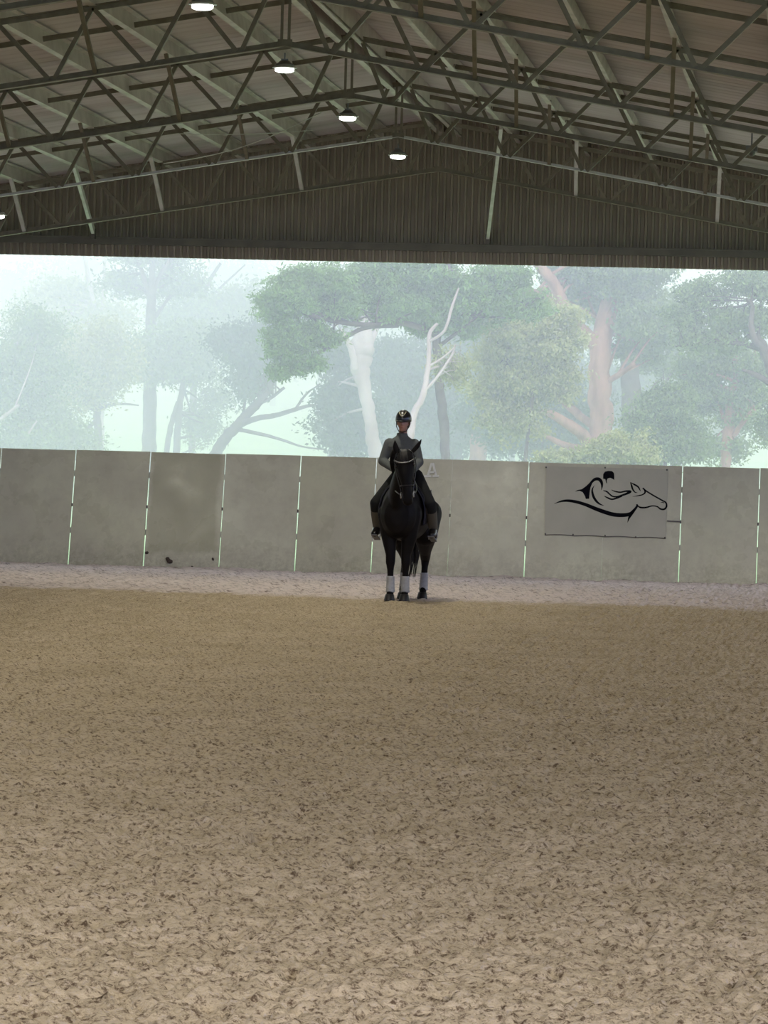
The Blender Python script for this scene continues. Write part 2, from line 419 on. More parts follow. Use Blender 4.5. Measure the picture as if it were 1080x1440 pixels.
# ---------------------------------------------------------------- trusses
tl = {-1: 'olive steel roof truss nearest the camera, only just above the top of the photo',
      0: 'nearest olive steel truss in view, its right half crossing the top right corner',
      1: 'olive steel truss whose peak holds the second hanging lamp, white-edged bottom chord',
      2: 'olive steel truss whose peak holds the third hanging lamp',
      3: 'slender-looking steel truss whose pale bottom chord peaks at the farthest lamp',
      4: 'dim steel truss standing right against the ribbed gable'}
nrm = {s: Vector((s*SL, 0, 1)).normalized() for s in (-1, 1)}
def chord_pt(side, u, top):   # u measured along x from ridge
    z = -u*SL + (TD if top else 0)
    return Vector((side*u, 0, z))
CH = [(-.055, -.03), (.055, -.03), (.055, -.018), (.010, -.018), (.010, .035), (-.010, .035), (-.010, -.018), (-.055, -.018)]
def web(a, b, parent, wd=.048):
    MB().bar(a, b, wd, .048, (0, 1, 0)).build('web_bar', MT, parent)
for k in range(0, 5):
    y = T0+TS*k
    MT = M_TRUSS if k < 4 else M_TRUSSB
    tr = empty('roof_truss', (XR, y, ZB), label=tl[k], cat='roof truss', group='steel roof trusses')
    for side in (-1, 1):
        MB().bar(chord_pt(side, 0, 0), chord_pt(side, 12.3, 0), .1, .06, sec=CH if k != 3 else [(a_*.8, b_*.6) for a_, b_ in CH]).build('bottom_chord', MT if k != 3 else M_BRACE, tr)
        MB().bar(chord_pt(side, 0, 1), chord_pt(side, 12.3, 1), .1, .06, sec=[(a_, -b_) for a_, b_ in CH][::-1]).build('top_chord', MT, tr)
        tops = PX; prev = None
        for i in range(len(tops)-1):
            bt = (tops[i]+tops[i+1])/2-.10
            web(chord_pt(side, tops[i], 1), chord_pt(side, bt-.03, 0), tr); web(chord_pt(side, bt+.03, 0), chord_pt(side, tops[i+1], 1), tr)
        # fly braces from the bottom chord up to every second purlin, on the camera's side
        for i in (2, 4, 6, 8, 10):
            q = chord_pt(side, PX[i]-.05, 0)+Vector((0, -.02, 0)); p = chord_pt(side, PX[i], 1)+Vector((0, -.95, .06))
            MB().bar(p, q, .045, .045 if k < 4 else .055, (1, 0, 0)).build('fly_brace', M_TRUSS if k < 4 else M_BRACE, tr)
    for s in (-1, 1):
        MB().bar((s*.04, 0, -.02), (s*.04, 0, TD+.05), .03, .03, (0, 1, 0)).build('hanger_bar', MT, tr)
    MB().box((0, -.02, .0), (.16, .012, .09)).build('gusset_plate', MT, tr)

# pale props between roof and gable girt
def prop(a, b, label):
    mb = MB(); a, b = Vector(a), Vector(b); o = mb.bar(Vector((0, 0, 0)), a-b, .09, .05, (1, 0, 0)); ob = o.build('steel_prop', M_BRACE); ob.location = b
    tag(ob, label, 'brace', 'pale steel props under the gable roof')
    mb = MB(); mb.box((0, 0, -.03), (.07, .1, .16)); mb.build('foot_bracket', M_BOLT, ob)
prop(at(104, 232, 58.2), at(131, 326, 61.68), 'long pale steel prop reaching the gable girt at the left')
prop(at(705, 178, 58.0), at(686, 334, 61.68), 'long pale steel prop reaching the gable girt right of the middle')

# ---------------------------------------------------------------- lamps
M_HOUS = mat('lamp_housing', (.16, .16, .155), .4, .4)
M_DIFF = emit('lamp_diffuser', (.95, 1, .92), 9)
M_RIM = mat('lamp_clear_rim', (.45, .46, .44), .2, .3)
def lathe(prof, k=24):
    mb = MB(); n = len(prof)
    for (r_, z) in prof:
        for j in range(k): mb.v.append(Vector((r_*math.cos(2*PI*j/k), r_*math.sin(2*PI*j/k), z)))
    for i in range(n-1):
        for j in range(k): q = i*k; mb.f.append((q+j, q+(j+1) % k, q+k+(j+1) % k, q+k+j))
    mb.f.append(tuple(reversed(range(k)))); mb.f.append(tuple((n-1)*k+j for j in range(k)))
    return mb
def lamp(x, y, z, hang, label, power):
    e = empty('high_bay_lamp', (x, y, z), label=label, cat='lamp', group='round hanging arena lamps')
    lathe([(.03, .10), (.07, .095), (.10, .06), (.13, .05), (.14, .03), (.13, .02)], 24).build('housing', M_HOUS, e, True)
    lathe([(.13, .03), (.175, .005), (.18, -.008), (.13, -.015)], 24).build('rim', M_RIM, e, True)
    lathe([(.138, -.005), (.135, -.05), (.10, -.068), (.02, -.075)], 24).build('diffuser', M_DIFF, e, True)
    hr_ = MB().box((0, 0, .10+hang/2), (.022, .022, hang+.02)).build('hanging_rod', M_HOUS, e)
    MB().box((0, 0, .11), (.10, .04, .03)).build('bracket', M_HOUS, hr_)
    e.scale = (.76, .76, .76)
    l = bpy.data.lights.new('lamp_light', 'AREA'); l.shape = 'DISK'; l.size = .3; l.energy = power; l.color = (1, .97, .82)
    lo = bpy.data.objects.new('lamp_light', l); COL.objects.link(lo); lo.parent = e; lo.location = (0, 0, -.085)
for k, lab in enumerate(('dark round lamp cut by the top edge of the photo', 'largest lit round lamp, under the peak of the second truss', 'middle lit round lamp, between the nearest and the farthest lit ones', 'farthest lit round lamp, smallest, in front of the gable')):
    lamp(XR, T0+TS*k+.0, ZB-.26, .1, lab, LAMP_W)
for k in range(-5, 0):
    lamp(XR, T0+TS*k, ZB-.26, 1.0, 'lamp of the ridge row out of view above the photo, '+{-1: 'first', -2: 'second', -3: 'third', -4: 'fourth', -5: 'fifth'}[k]+' towards the camera', LAMP_W)
p = at(-4, 302, 54.6); lamp(p.x, p.y, p.z, .1, 'lit lamp just showing at the left edge of the photo', LAMP_W*.5)
# its drop pole up to the truss
M_CABLE = mat('pale_cable', (.55, .55, .53), .6)
def cable(a, b, sag, label, r=.006, m=M_CABLE):
    a, b = Vector(a), Vector(b); pts = [a.lerp(b, i/14)-Vector((0, 0, sag*math.sin(PI*i/14))) for i in range(15)]
    o = MB().tube([q-a for q in pts], [r]*15, 6).build('cable', m, None, True); o.location = a
    tag(o, label, 'cable')
cable(at(230, 230, 52.0), at(452, 158, 54.5), .12, 'thin pale cable sagging towards the middle lamp, left of it')
cable(at(250, 188, 51.0), at(440, 183, 54.0), .03, 'thin pale cable running nearly level behind the trusses at left', .005)
sd = MB(); sd.box((0, 0, 0), (.14, .1, .07)); sd.ball((0, -.02, -.05), .05); q = at(1057, 209, 49.2)
o = sd.build('sensor', M_HOUS, None); o.location = (q.x, q.y, q.z); tag(o, 'small dark sensor under the roof near the right edge', 'sensor')
MB().box((0, 0, .11), (.02, .02, .18)).build('bracket', M_HOUS, o)

# ---------------------------------------------------------------- banner on the wall
# face coordinates: X along the wall, s up the leaning face
def px_wall(px, py):
    """the point of the leaning wall face seen there: returns X and height s"""
    u, v = (px-540)/FPX, (720-py)/FPX; d = CF+R2*u+U2*v; o = Vector((0, 0, EYE))
    n = Vector((0, -1, LEAN)); tt = (Vector((0, YW, 0))-o).dot(n)/d.dot(n); p = o+d*tt
    return p.x, p.z
c0 = [px_wall(*q) for q in ((766, 752), (936, 757), (940, 660), (768, 656))]
org = wall_pt(c0[0][0], c0[0][1], .0)
M_BAN = mat('banner_sheet', (.47, .45, .36), .5, 0, .4, (.43, .415, .33), 2.5, 5)
ban = empty('banner', org, label='rectangular pale banner with a black racing horse and rider drawing on the far wall', cat='banner')
def face_poly(px_pts, off, thick, raw=False):
    P = [(x, s) if raw else px_wall(x, s) for x, s in px_pts]
    vs = [wall_pt(x, s, off+thick)-org for x, s in P]+[wall_pt(x, s, off)-org for x, s in P]; n = len(P)
    bm = bmesh.new(); V = [bm.verts.new(v) for v in vs]
    f = bm.faces.new(V[:n])
    for i in range(n): bm.faces.new((V[i], V[n+i], V[n+(i+1) % n], V[(i+1) % n]))
    bmesh.ops.triangulate(bm, faces=[f]); bmesh.ops.recalc_face_normals(bm, faces=bm.faces)
    me = bpy.data.meshes.new('p'); bm.to_mesh(me); bm.free(); return me
bot_edge = [(c0[0][0]+(c0[1][0]-c0[0][0])*i/24, c0[0][1]+(c0[1][1]-c0[0][1])*i/24+(.012*abs(math.sin(i/24*PI*4)))) for i in range(25)]
link('sheet', face_poly(bot_edge+[c0[2], c0[3]], .004, .010, True), M_BAN, ban)
link('edge_shadow', face_poly([(a, s_-.012) for a, s_ in bot_edge]+[(a, s_) for a, s_ in bot_edge][::-1], .006, .012, True), M_BOLT, ban)  # dark strip put in as the shadow under the sheet's lower edge
def zb(x, y): return 740+x/4.154, 640+y/4.154      # from a magnified crop of the banner
def cat_pts(P, n=8):
    out_ = []; N = len(P)
    for i in range(N-1):
        p0, p1, p2, p3 = P[max(i-1, 0)], P[i], P[i+1], P[min(i+2, N-1)]
        for j in range(n):
            t_ = j/n
            out_.append(tuple(.5*((2*p1[c])+(-p0[c]+p2[c])*t_+(2*p0[c]-5*p1[c]+4*p2[c]-p3[c])*t_*t_+(-p0[c]+3*p1[c]-3*p2[c]+p3[c])*t_**3) for c in range(len(p1))))
    out_.append(tuple(P[-1])); return out_
def stroke(P):   # (x, y, width)
    S = cat_pts(P); L, Rr = [], []
    for i, (x, y, wd) in enumerate(S):
        a = S[max(i-1, 0)]; c = S[min(i+1, len(S)-1)]; dx, dy = c[0]-a[0], c[1]-a[1]; l = math.hypot(dx, dy) or 1
        wd = wd*1.2; nx, ny = -dy/l*wd/2, dx/l*wd/2; L.append((x+nx, y+ny)); Rr.append((x-nx, y-ny))
    return L, Rr
def strip(P, off, thick):
    L, Rr = stroke(P); n = len(L); vs = []; fs = []
    for q in L+Rr: x_, s_2 = px_wall(*zb(*q)); vs.append(wall_pt(x_, s_2, off+thick)-org)
    for q in L+Rr: x_, s_2 = px_wall(*zb(*q)); vs.append(wall_pt(x_, s_2, off)-org)
    for i in range(n-1):
        fs.append((i, i+1, n+i+1, n+i)); fs.append((i, 2*n+i, 2*n+i+1, i+1)); fs.append((n+i, n+i+1, 3*n+i+1, 3*n+i))
    return me_from(vs, fs, 'drawn_line')
strokes = [
 [(163, 285, 1), (215, 269, 10), (270, 270, 14), (340, 288, 16), (420, 320, 19), (500, 346, 20), (560, 352, 19), (605, 345, 17), (628, 322, 10), (650, 300, 6)],
 [(592, 395, 1), (600, 370, 9), (612, 348, 14), (632, 322, 12)],
 [(632, 322, 12), (648, 298, 10), (645, 288, 6)],
 [(645, 290, 4), (665, 306, 8), (700, 307, 8), (735, 298, 6), (765, 302, 6), (785, 316, 8), (806, 317, 9), (819, 303, 9), (818, 283, 8), (806, 270, 7)],
 [(806, 272, 7), (770, 252, 7), (735, 232, 7), (700, 210, 7), (682, 194, 7)],
 [(680, 194, 5), (692, 205, 8), (694, 220, 8), (680, 232, 6), (655, 238, 5), (622, 244, 1)],
 [(808, 283, 1), (800, 278, 4), (785, 277, 1)],
 [(608, 160, 2), (616, 180, 8), (622, 200, 8), (636, 218, 5), (650, 220, 1)],
 [(608, 160, 2), (630, 172, 7), (648, 182, 8), (658, 192, 7), (664, 204, 5), (668, 212, 1)],
 [(398, 178, 1), (386, 205, 8), (392, 240, 12), (410, 270, 11), (432, 288, 7), (455, 296, 1)],
 [(375, 162, 6), (400, 143, 14), (425, 142, 16), (440, 160, 14), (443, 185, 8), (438, 206, 1)],
 [(450, 208, 3), (470, 214, 7), (486, 228, 7), (505, 242, 7), (530, 244, 7), (560, 236, 9), (590, 225, 11), (608, 215, 12), (608, 208, 6)],
 [(608, 212, 10), (580, 212, 8), (550, 218, 7), (520, 213, 6), (498, 204, 2)],
 [(455, 240, 2), (475, 250, 7), (500, 259, 8), (530, 252, 8), (560, 240, 7)],
]
for s_ in strokes:
    link('drawn_line', strip(s_, .0132, .0012), M_BLACKV, ban)
# helmet with strap, and the jacket's pointed tail
link('drawn_helmet', face_poly([zb(*q) for q in ((449, 138), (450, 112), (460, 98), (480, 93), (502, 95), (513, 106), (515, 128), (514, 147), (506, 140), (490, 134), (476, 138), (470, 150), (474, 170), (466, 160), (462, 142))], .0132, .0012), M_BLACKV, ban)
link('drawn_jacket', face_poly([zb(*q) for q in ((284, 214), (300, 205), (325, 200), (350, 182), (378, 155), (400, 142), (420, 146), (400, 152), (386, 165), (376, 190), (371, 220), (368, 256), (348, 257), (343, 240), (330, 218), (312, 210))], .0132, .0012), M_BLACKV, ban)
for s_ in ([(520, 165, 1), (560, 160, 7), (590, 140, 8), (625, 145, 8), (660, 170, 7), (700, 195, 5), (745, 215, 2)], [(345, 110, 2), (355, 90, 6), (375, 85, 6), (400, 105, 6), (430, 120, 3)], [(480, 190, 2), (520, 178, 14), (560, 160, 12), (590, 150, 3)]):
    link('faded_line', strip(s_, .0130, .0006), M_GREYV, ban)
for q in ((768, 657.5), (851, 658), (938, 661), (767, 751), (806, 752), (851, 753.5), (894, 755.5), (935, 756.5)):
    x_, s_ = px_wall(*q); o = MB().ball(wall_pt(x_, s_, .016)-org, .014, 8).build('screw', M_BOLT, ban)
a_, b_ = px_wall(938, 733), px_wall(957, 734)
o = MB().bar(Vector((0, 0, 0)), wall_pt(b_[0], b_[1], .02)-wall_pt(a_[0], a_[1], .02), .012, .02).build('latch_bar', M_BOLT); o.location = wall_pt(a_[0], a_[1], .02)
tag(o, 'short dark bar fixed to the wall right of the banner', 'bar')

# the arena letter, a raised slab-serif A
def zA(x, y): return 500+x/7.714, 560+y/7.714
org_save = org; xa_, sa_ = px_wall(*zA(820, 855)); org = wall_pt(xa_, sa_, 0)
let = empty('arena_letter', org, label='raised pale letter A on the far wall right of the rider', cat='letter')
M_LET = mat('letter_board', (.74, .73, .67), .5)
# A outline as strokes of constant width
for nm, P in (('letter_stroke', [(828, 705), (852, 705), (885, 845), (860, 845)]), ('letter_stroke', [(815, 705), (838, 705), (795, 845), (772, 845)]),
              ('letter_bar', [(795, 795), (868, 795), (868, 815), (795, 815)]), ('letter_foot', [(745, 838), (822, 838), (822, 858), (745, 858)]), ('letter_foot', [(836, 838), (905, 838), (905, 858), (836, 858)]), ):
    link(nm, face_poly([zA(*q) for q in P], .002, .02), M_LET, let)
org = org_save

# clods kicked against the wall
M_CLOD = mat('dark_clod', (.045, .032, .022), .9, col2=(.07, .05, .035), scale=30)
for i, (px, py, r_, lab) in enumerate(((238, 789, .055, 'largest dark mud clod at the foot of the wall'), (207, 777, .035, 'small dark mud clod stuck on the wall beside a joint'), (300, 786, .025, 'small dark mud clod stuck low on the stained wall board'), (270, 799, .02, 'tiny dark clod on the sand just below the stained wall board'))):
    x_, s_ = px_wall(px, py); s_ = max(s_, .03)
    mb = MB()
    for j in range(4): mb.ball((random.uniform(-.6, .6)*r_, -abs(random.uniform(0, .3))*r_, random.uniform(-.6, .6)*r_), r_*random.uniform(.45, .75), 8)
    o = mb.organic('mud_clod', M_CLOD, None, r_*.25, 1); o.location = wall_pt(x_, s_, r_*.35); tag(o, lab, 'mud clod')

# ================================================================ horse
HX, HY = at(568, 842, 49.2).x, 49.2
HZ = 0.0; HROT = math.radians(-4)
horse = empty('horse', (HX, HY, HZ), HROT, label='black horse walking towards the camera with white leg wraps', cat='horse')
V = Vector
def E(c, hw, hh, tilt=0):   # section facing along y, tilt leans it
    ct, st = math.cos(tilt), math.sin(tilt); return (c, (hw, 0, 0), (0, -hh*st, hh*ct))
b = MB()
b.loft([E((0, -.68, 1.02), .07, .10), E((0, -.65, 1.02), .15, .20), E((0, -.55, 1.04), .215, .285), E((0, -.38, 1.08), .245, .345), E((0, -.15, 1.06), .265, .345), E((0, .10, 1.04), .28, .33), E((0, .35, 1.07), .275, .31), E((0, .55, 1.11), .27, .31), E((0, .72, 1.12), .235, .28), E((0, .85, 1.10), .16, .21), E((0, .92, 1.08), .07, .10)], 24)
b.loft([E((0, -.30, 1.22), .10, .20, -.5), E((0, -.48, 1.26), .14, .28, -.6), E((0, -.60, 1.38), .105, .24, -.75), E((.05, -.72, 1.53), .09, .18, -.9), E((.10, -.80, 1.65), .082, .13, -1.0), E((.12, -.84, 1.72), .06, .08, -1.1)], 20)
# head hangs near vertical, tipped a little to the viewer's right
hd = Matrix.Translation((.12, -.86, 1.72)) @ Matrix.Rotation(math.radians(-7), 4, 'Y') @ Matrix.Rotation(math.radians(5), 4, 'Z')
def hp(x, y, z): return hd @ V((x, y, z))
def HS(c, hw, hd_): c0_ = hp(*c); return (c0_, hd.to_3x3() @ V((hw, 0, 0)), hd.to_3x3() @ V((0, hd_, 0)))
b.loft([HS((0, .02, .09), .05, .04), HS((0, .0, .06), .085, .085), HS((0, -.02, .0), .105, .115), HS((0, -.05, -.09), .115, .135), HS((0, -.08, -.19), .10, .13), HS((0, -.11, -.30), .07, .095), HS((0, -.135, -.40), .058, .075), HS((0, -.15, -.48), .065, .07), HS((0, -.155, -.54), .060, .055), HS((0, -.15, -.57), .035, .03)], 20)
for s in (-1, 1):
    b.ball(hp(s*.098, -.10, -.085), (.022, .03, .025), 10)                        # eye sockets
    b.ball(hp(s*.04, -.20, -.50), (.022, .02, .028), 8)                          # nostril rims
def leg(pts, rad): b.chain(pts, rad, 14)
LG = {}
# front legs: the viewer's left one bears weight, the other is lifted a little
def front(s, dy, lift):
    x = s*.085; e = V((x*1.5, -.44, .80)); kn = V((x*1.05, -.47+dy*.5, .46)); ft = V((x*.95, -.45+dy+lift*.35, .14+lift)); ho = V((x*.95, -.49+dy+lift*.45, .06+lift))
    b.chain([(x*1.7, -.42, 1.05), e, kn+V((0, 0, .10)), kn], [.13, .10, .062, .058], 14); b.chain([kn, kn.lerp(ft, .3), kn.lerp(ft, .8), ft, ho], [.055, .040, .038, .045, .043], 14)
    return kn, ft, ho
def hind(s, dy):
    x = s*.10; st = V((x*1.7, .42, .80)); hk = V((x, .80+dy*.7, .50)); ft = V((x*.95, .72+dy, .14)); ho = V((x*.95, .66+dy, .06))
    b.chain([(x*1.4, .60, 1.05), st, st.lerp(hk, .7), hk], [.20, .15, .075, .062], 14); b.chain([hk, hk.lerp(ft, .3), hk.lerp(ft, .8), ft, ho], [.058, .042, .039, .045, .043], 14)
    return hk, ft, ho
legs = [front(-1, -.04, 0), front(1, .06, .0), hind(-1, -.25), hind(1, .10)]
b.organic('body', M_RING, horse, .013, 3)
M_HOOF = mat('hoof_horn', (.018, .015, .013), .5)
M_WRAP = mat('white_leg_wrap', (.36, .35, .33), .8, 0, .2, (.45, .44, .42), 20, bump=.002)
for i, (kn, ft, ho) in enumerate(legs):
    h = MB(); d = V((0, -.02, 0))
    z0 = ho.z-.06
    h.loft([((ho.x, ho.y-.015, z0), (.066, 0, 0), (0, .072, 0)), ((ho.x, ho.y-.012, z0+.012), (.066, 0, 0), (0, .072, 0)), ((ho.x, ho.y, z0+.075), (.052, 0, 0), (0, .055, 0)), ((ho.x, ho.y+.004, z0+.085), (.044, 0, 0), (0, .046, 0))], 18)
    h.build('hoof', M_HOOF, horse, True)
    top = kn.lerp(ft, .50); wv = MB(); n = 11; S = []
    for j in range(n):
        p = top.lerp(ft+V((0, 0, -.035)), j/(n-1)); r_ = .047+.009*(j/(n-1))**2+(.003 if j % 2 else 0)
        S.append((p, (r_, 0, 0), (0, r_*1.05, 0)))
    wv.loft(S, 18); wv.build('leg_wrap', M_WRAP, horse, True)
# ears
for s, tip in ((-1, (-.10, -.01, .225)), (1, (.215, -.01, .205))):
    e = MB(); b0 = V((s*.072, .0, .045)); tp = V(tip); S = []
    for j in range(9):
        u = j/8; c = b0.lerp(tp, u)+V((s*.012*math.sin(u*PI), 0, 0)); w_ = .042*math.sin(min(1, .35+u*.75)*PI*.62)*(1-u**2.2)+.003
        S.append((hp(*c), hd.to_3x3() @ V((w_, 0, 0)), hd.to_3x3() @ V((0, .016*(1-u)+.003, 0))))
    e.loft(S, 12); e.build('ear', M_RING, horse, True)
M_EYE = mat('horse_eye', (.01, .008, .006), .08, 0, .8)
for s in (-1, 1): MB().ball(hp(s*.108, -.112, -.085), .017, 10).build('eye', M_EYE, horse, True)
M_HAIR = mat('black_hair', (.012, .010, .010), .6, 0, .3, (.03, .025, .022), 40, stretch=(8, 8, 1))
# tail and mane and forelock: bundles of tapered locks
def locks(name, starts, m, parent):
    mb = MB()
    for pts, r_ in starts: mb.tube(pts, [r_*(1-.85*(i/(len(pts)-1))**1.5) for i in range(len(pts))], 5)
    o = mb.build(name, m, parent, True); o['kind'] = 'stuff'; return o
L = []
for i in range(46):
    a = random.uniform(-1, 1); c = random.uniform(-1, 1); pts = []
    for j in range(8):
        u = j/7; sp_ = .02+.085*math.sin(u*PI*.62); pts.append(V((-.10+a*sp_-.05*u*u+.012*math.sin(i+j), .93+.14*math.sin(u*PI*.8)+c*sp_*.6, 1.18-.92*u+random.uniform(-.01, .01))))
    L.append((pts, .013))
locks('tail', L, M_HAIR, horse)
L = []
for i in range(44):
    u0 = i/43; base_ = V((.0, -.30-.52*u0, 1.49+.31*u0)); pts = []
    for j in range(6):
        u = j/5; pts.append(base_+V((-.02-.06*math.sin(u*1.4), .05*u+random.uniform(-.01, .01), .02-.22*u*u*(1-.2*u0))))
    L.append((pts, .011))
locks('mane', L, M_HAIR, horse)
L = []
for i in range(16):
    a = random.uniform(-1, 1); pts = []
    for j in range(6):
        u = j/5; pts.append(hp(a*.025+a*.03*u, -.06-.075*math.sin(min(1, u*1.6)*PI/2)-.035*u, .10-.17*u))
    L.append((pts, .009))
locks('forelock', L, M_HAIR, horse)
M_MUZ = mat('brown_muzzle', (.035, .018, .011), .55)

# ---------------------------------------------------------------- bridle
M_LEATH = mat('black_leather', (.010, .009, .009), .35, 0, .5)
M_SHINE = mat('silver_trim', (.75, .74, .70), .25, .7)
br = empty('bridle', (HX, HY, 0), HROT, label='black leather bridle with a pale jewelled browband on the horse head', cat='bridle')
def ring(z, hw, hy, cy, r_, a0=0., a1=2*PI, n=28, dip=0.):
    return [hp(hw*math.cos(a0+(a1-a0)*i/n), cy+hy*math.sin(a0+(a1-a0)*i/n), z-dip*max(0, -math.sin(a0+(a1-a0)*i/n))) for i in range(n+1)]
P = ring(-.01, .125, .135, -.03, 0, PI, 2*PI, 28, .045); bb = MB().tube(P, [.009]*len(P), 6).build('browband', M_LEATH, br, True)
P = [q+V((0, -.010, 0)) for q in ring(-.01, .112, .135, -.03, 0, PI*1.12, PI*1.88, 22, .045)]; mb = MB()
for i, q in enumerate(P): mb.ball(q, .0075, 6)
o = mb.build('browband_stones', M_SHINE, bb, True); o['kind'] = 'stuff'
P = ring(-.33, .078, .098, -.115, 0, 0, 2*PI); MB().tube(P, [.009]*len(P), 6).build('noseband', M_LEATH, br, True)
for s in (-1, 1):
    P = [hp(s*.03, .0, .105), hp(s*.09, -.01, .07), hp(s*.122, -.03, .0), hp(s*.128, -.05, -.1), hp(s*.108, -.085, -.22), hp(s*.078, -.12, -.36), hp(s*.072, -.135, -.43)]
    MB().tube(P, [.008]*7, 6).build('cheekpiece', M_LEATH, br, True)
    c = hp(s*.076, -.14, -.44); MB().tube([c+V((0, .035*math.cos(a), .035*math.sin(a))) for a in np.linspace(0, 2*PI, 17)], [.005]*17, 6).build('bit_ring', M_SHINE, br, True)
    hand = V((s*.085, -.34, 1.58)); a = c; pts = [a.lerp(hand, i/10)-V((-s*.06*math.sin(PI*i/10), 0, .05*math.sin(PI*i/10))) for i in range(11)]
    MB().tube(pts, [.007]*11, 6).build('rein', M_LEATH if s > 0 else M_LEATH, br, True)

# ---------------------------------------------------------------- saddle
sa = empty('saddle', (HX, HY, 0), HROT, label='black saddle with a dark cloth and metal stirrups on the horse back', cat='saddle')
M_STIR = mat('worn_steel', (.30, .30, .30), .4, .5)
M_PAD = mat('dark_saddle_cloth', (.012, .012, .022), .8)
def arch(y, off, hw, z0, zt, n=14):   # a curve over the barrel at y
    return [V((math.sin(a)*(hw+off), y, z0+math.cos(a)*(zt-z0+off))) for a in np.linspace(-1.95, 1.95, n)]
def sheet(rows, thick, name, m, parent):
    vs = []; fs = []; n = len(rows[0])
    for r_ in rows: vs += r_
    for i in range(len(rows)-1):
        for j in range(n-1): q = i*n+j; fs.append((q, q+1, q+n+1, q+n))
    o = link(name, me_from(vs, fs, name, True), m, parent); md = o.modifiers.new('s', 'SOLIDIFY'); md.thickness = thick; md.offset = 0; return o
sheet([arch(y, .012, .272, 1.06, 1.405+dz) for y, dz in ((-.33, .02), (-.2, .01), (0, -.02), (.2, -.02), (.38, -.01))], .012, 'saddle_cloth', M_PAD, sa)
def flap(y, hw, top, n=12): return [V((math.sin(a)*(hw), y, 1.06+math.cos(a)*(top-1.06))) for a in np.linspace(-1.6, 1.6, n)]
sheet([flap(-.28, .295, 1.46), flap(-.15, .300, 1.45), flap(0, .30, 1.43), flap(.1, .298, 1.43)], .018, 'flap', M_LEATH, sa)
mb = MB(); mb.loft([E((0, -.27, 1.50), .05, .02), E((0, -.24, 1.49), .10, .045), E((0, -.1, 1.455), .12, .04), E((0, .05, 1.445), .15, .04), E((0, .18, 1.48), .17, .05), E((0, .24, 1.52), .12, .03)], 16); mb.organic('seat', M_LEATH, sa, .012, 2)
for s in (-1, 1):
    MB().bar((s*.315, -.10, 1.35), (s*.345, -.06, .88), .03, .008, (1, 0, 0)).build('stirrup_strap', M_LEATH, sa)
    c = V((s*.350, -.075, .80)); rot = Matrix.Rotation(s*.1, 3, 'Z')
    P = [c+V((.055*math.sin(a), 0, .065*math.cos(a)+(-.0 if math.cos(a) > 0 else 0))) for a in np.linspace(-2.3, 2.3, 15)]
    P = P+[P[0]]
    stp = MB().tube(P, [.008]*16, 6).build('stirrup', M_STIR, sa, True)
    MB().box(c+V((0, 0, -.045)), (.10, .055, .014)).build('stirrup_tread', M_STIR, stp)

# ================================================================ rider
rd = empty('person', (HX, HY, 0), HROT, label='rider in a grey sweater and black helmet sitting on the black horse', cat='person')
M_SKIN = mat('skin', (.38, .20, .14), .5)
M_SWEAT = mat('grey_sweater', (.085, .09, .088), .9, 0, .2, (.10, .105, .102), 60, bump=.002)
M_BREE = mat('black_breeches', (.010, .010, .010), .85, 0, .2)
M_CHAP = mat('olive_brown_half_chap', (.07, .06, .042), .7)
M_BOOT = mat('black_boot', (.010, .009, .009), .3, 0, .5)
M_GLOVE = mat('black_glove', (.012, .012, .012), .6)
M_HELM = mat('black_helmet', (.008, .008, .009), .25, 0, .6)
PEL = V((0, .02, 1.50)); CX = -.08
sh = {s: V((CX+s*.155, .02, 1.895)) for s in (-1, 1)}
el = {s: V((CX+s*.225, -.02, 1.68)) for s in (-1, 1)}
wr = {s: V((s*.115, -.26, 1.585)) for s in (-1, 1)}
hipj = {s: V((s*.095, .0, 1.50)) for s in (-1, 1)}
kne = {s: V((s*.335, -.24, 1.17)) for s in (-1, 1)}
ank = {s: V((s*.345, -.03, .86)) for s in (-1, 1)}
toe = {s: V((s*.352, -.17, .80)) for s in (-1, 1)}
HC = V((CX+.015, -.01, 2.155))
def torso(mb, g=0.):
    mb.loft([E((0, .03, 1.42), .11+g, .09+g), ] and [((0, .03, 1.42), (.12+g, 0, 0), (0, .09+g, 0)), ((0, .02, 1.50), (.165+g, 0, 0), (0, .115+g, 0)), ((CX*.4, .02, 1.62), (.135+g, 0, 0), (0, .095+g, 0)), ((CX*.7, .01, 1.75), (.150+g, 0, 0), (0, .105+g, 0)), ((CX, .01, 1.86), (.165+g, 0, 0), (0, .105+g, 0)), ((CX, .015, 1.93), (.150+g, 0, 0), (0, .085+g, 0)), ((CX, .02, 1.975), (.085+g, 0, 0), (0, .06+g, 0)), ((CX, .02, 2.0), (.05+g, 0, 0), (0, .05+g, 0))], 20)
def arms(mb, g=0.):
    for s in (-1, 1):
        mb.chain([sh[s], el[s], wr[s]], [.055+g, .042+g, .029+g], 12)
bd = MB(); torso(bd); arms(bd)
for s in (-1, 1): bd.chain([hipj[s], kne[s], ank[s], toe[s]], [.088, .058, .04, .035], 14); bd.chain([kne[s], kne[s].lerp(ank[s], .35), ank[s]], [.055, .058, .04], 12)
bd.capsule((CX, .02, 1.95), HC+V((0, .02, -.06)), .054, .052)
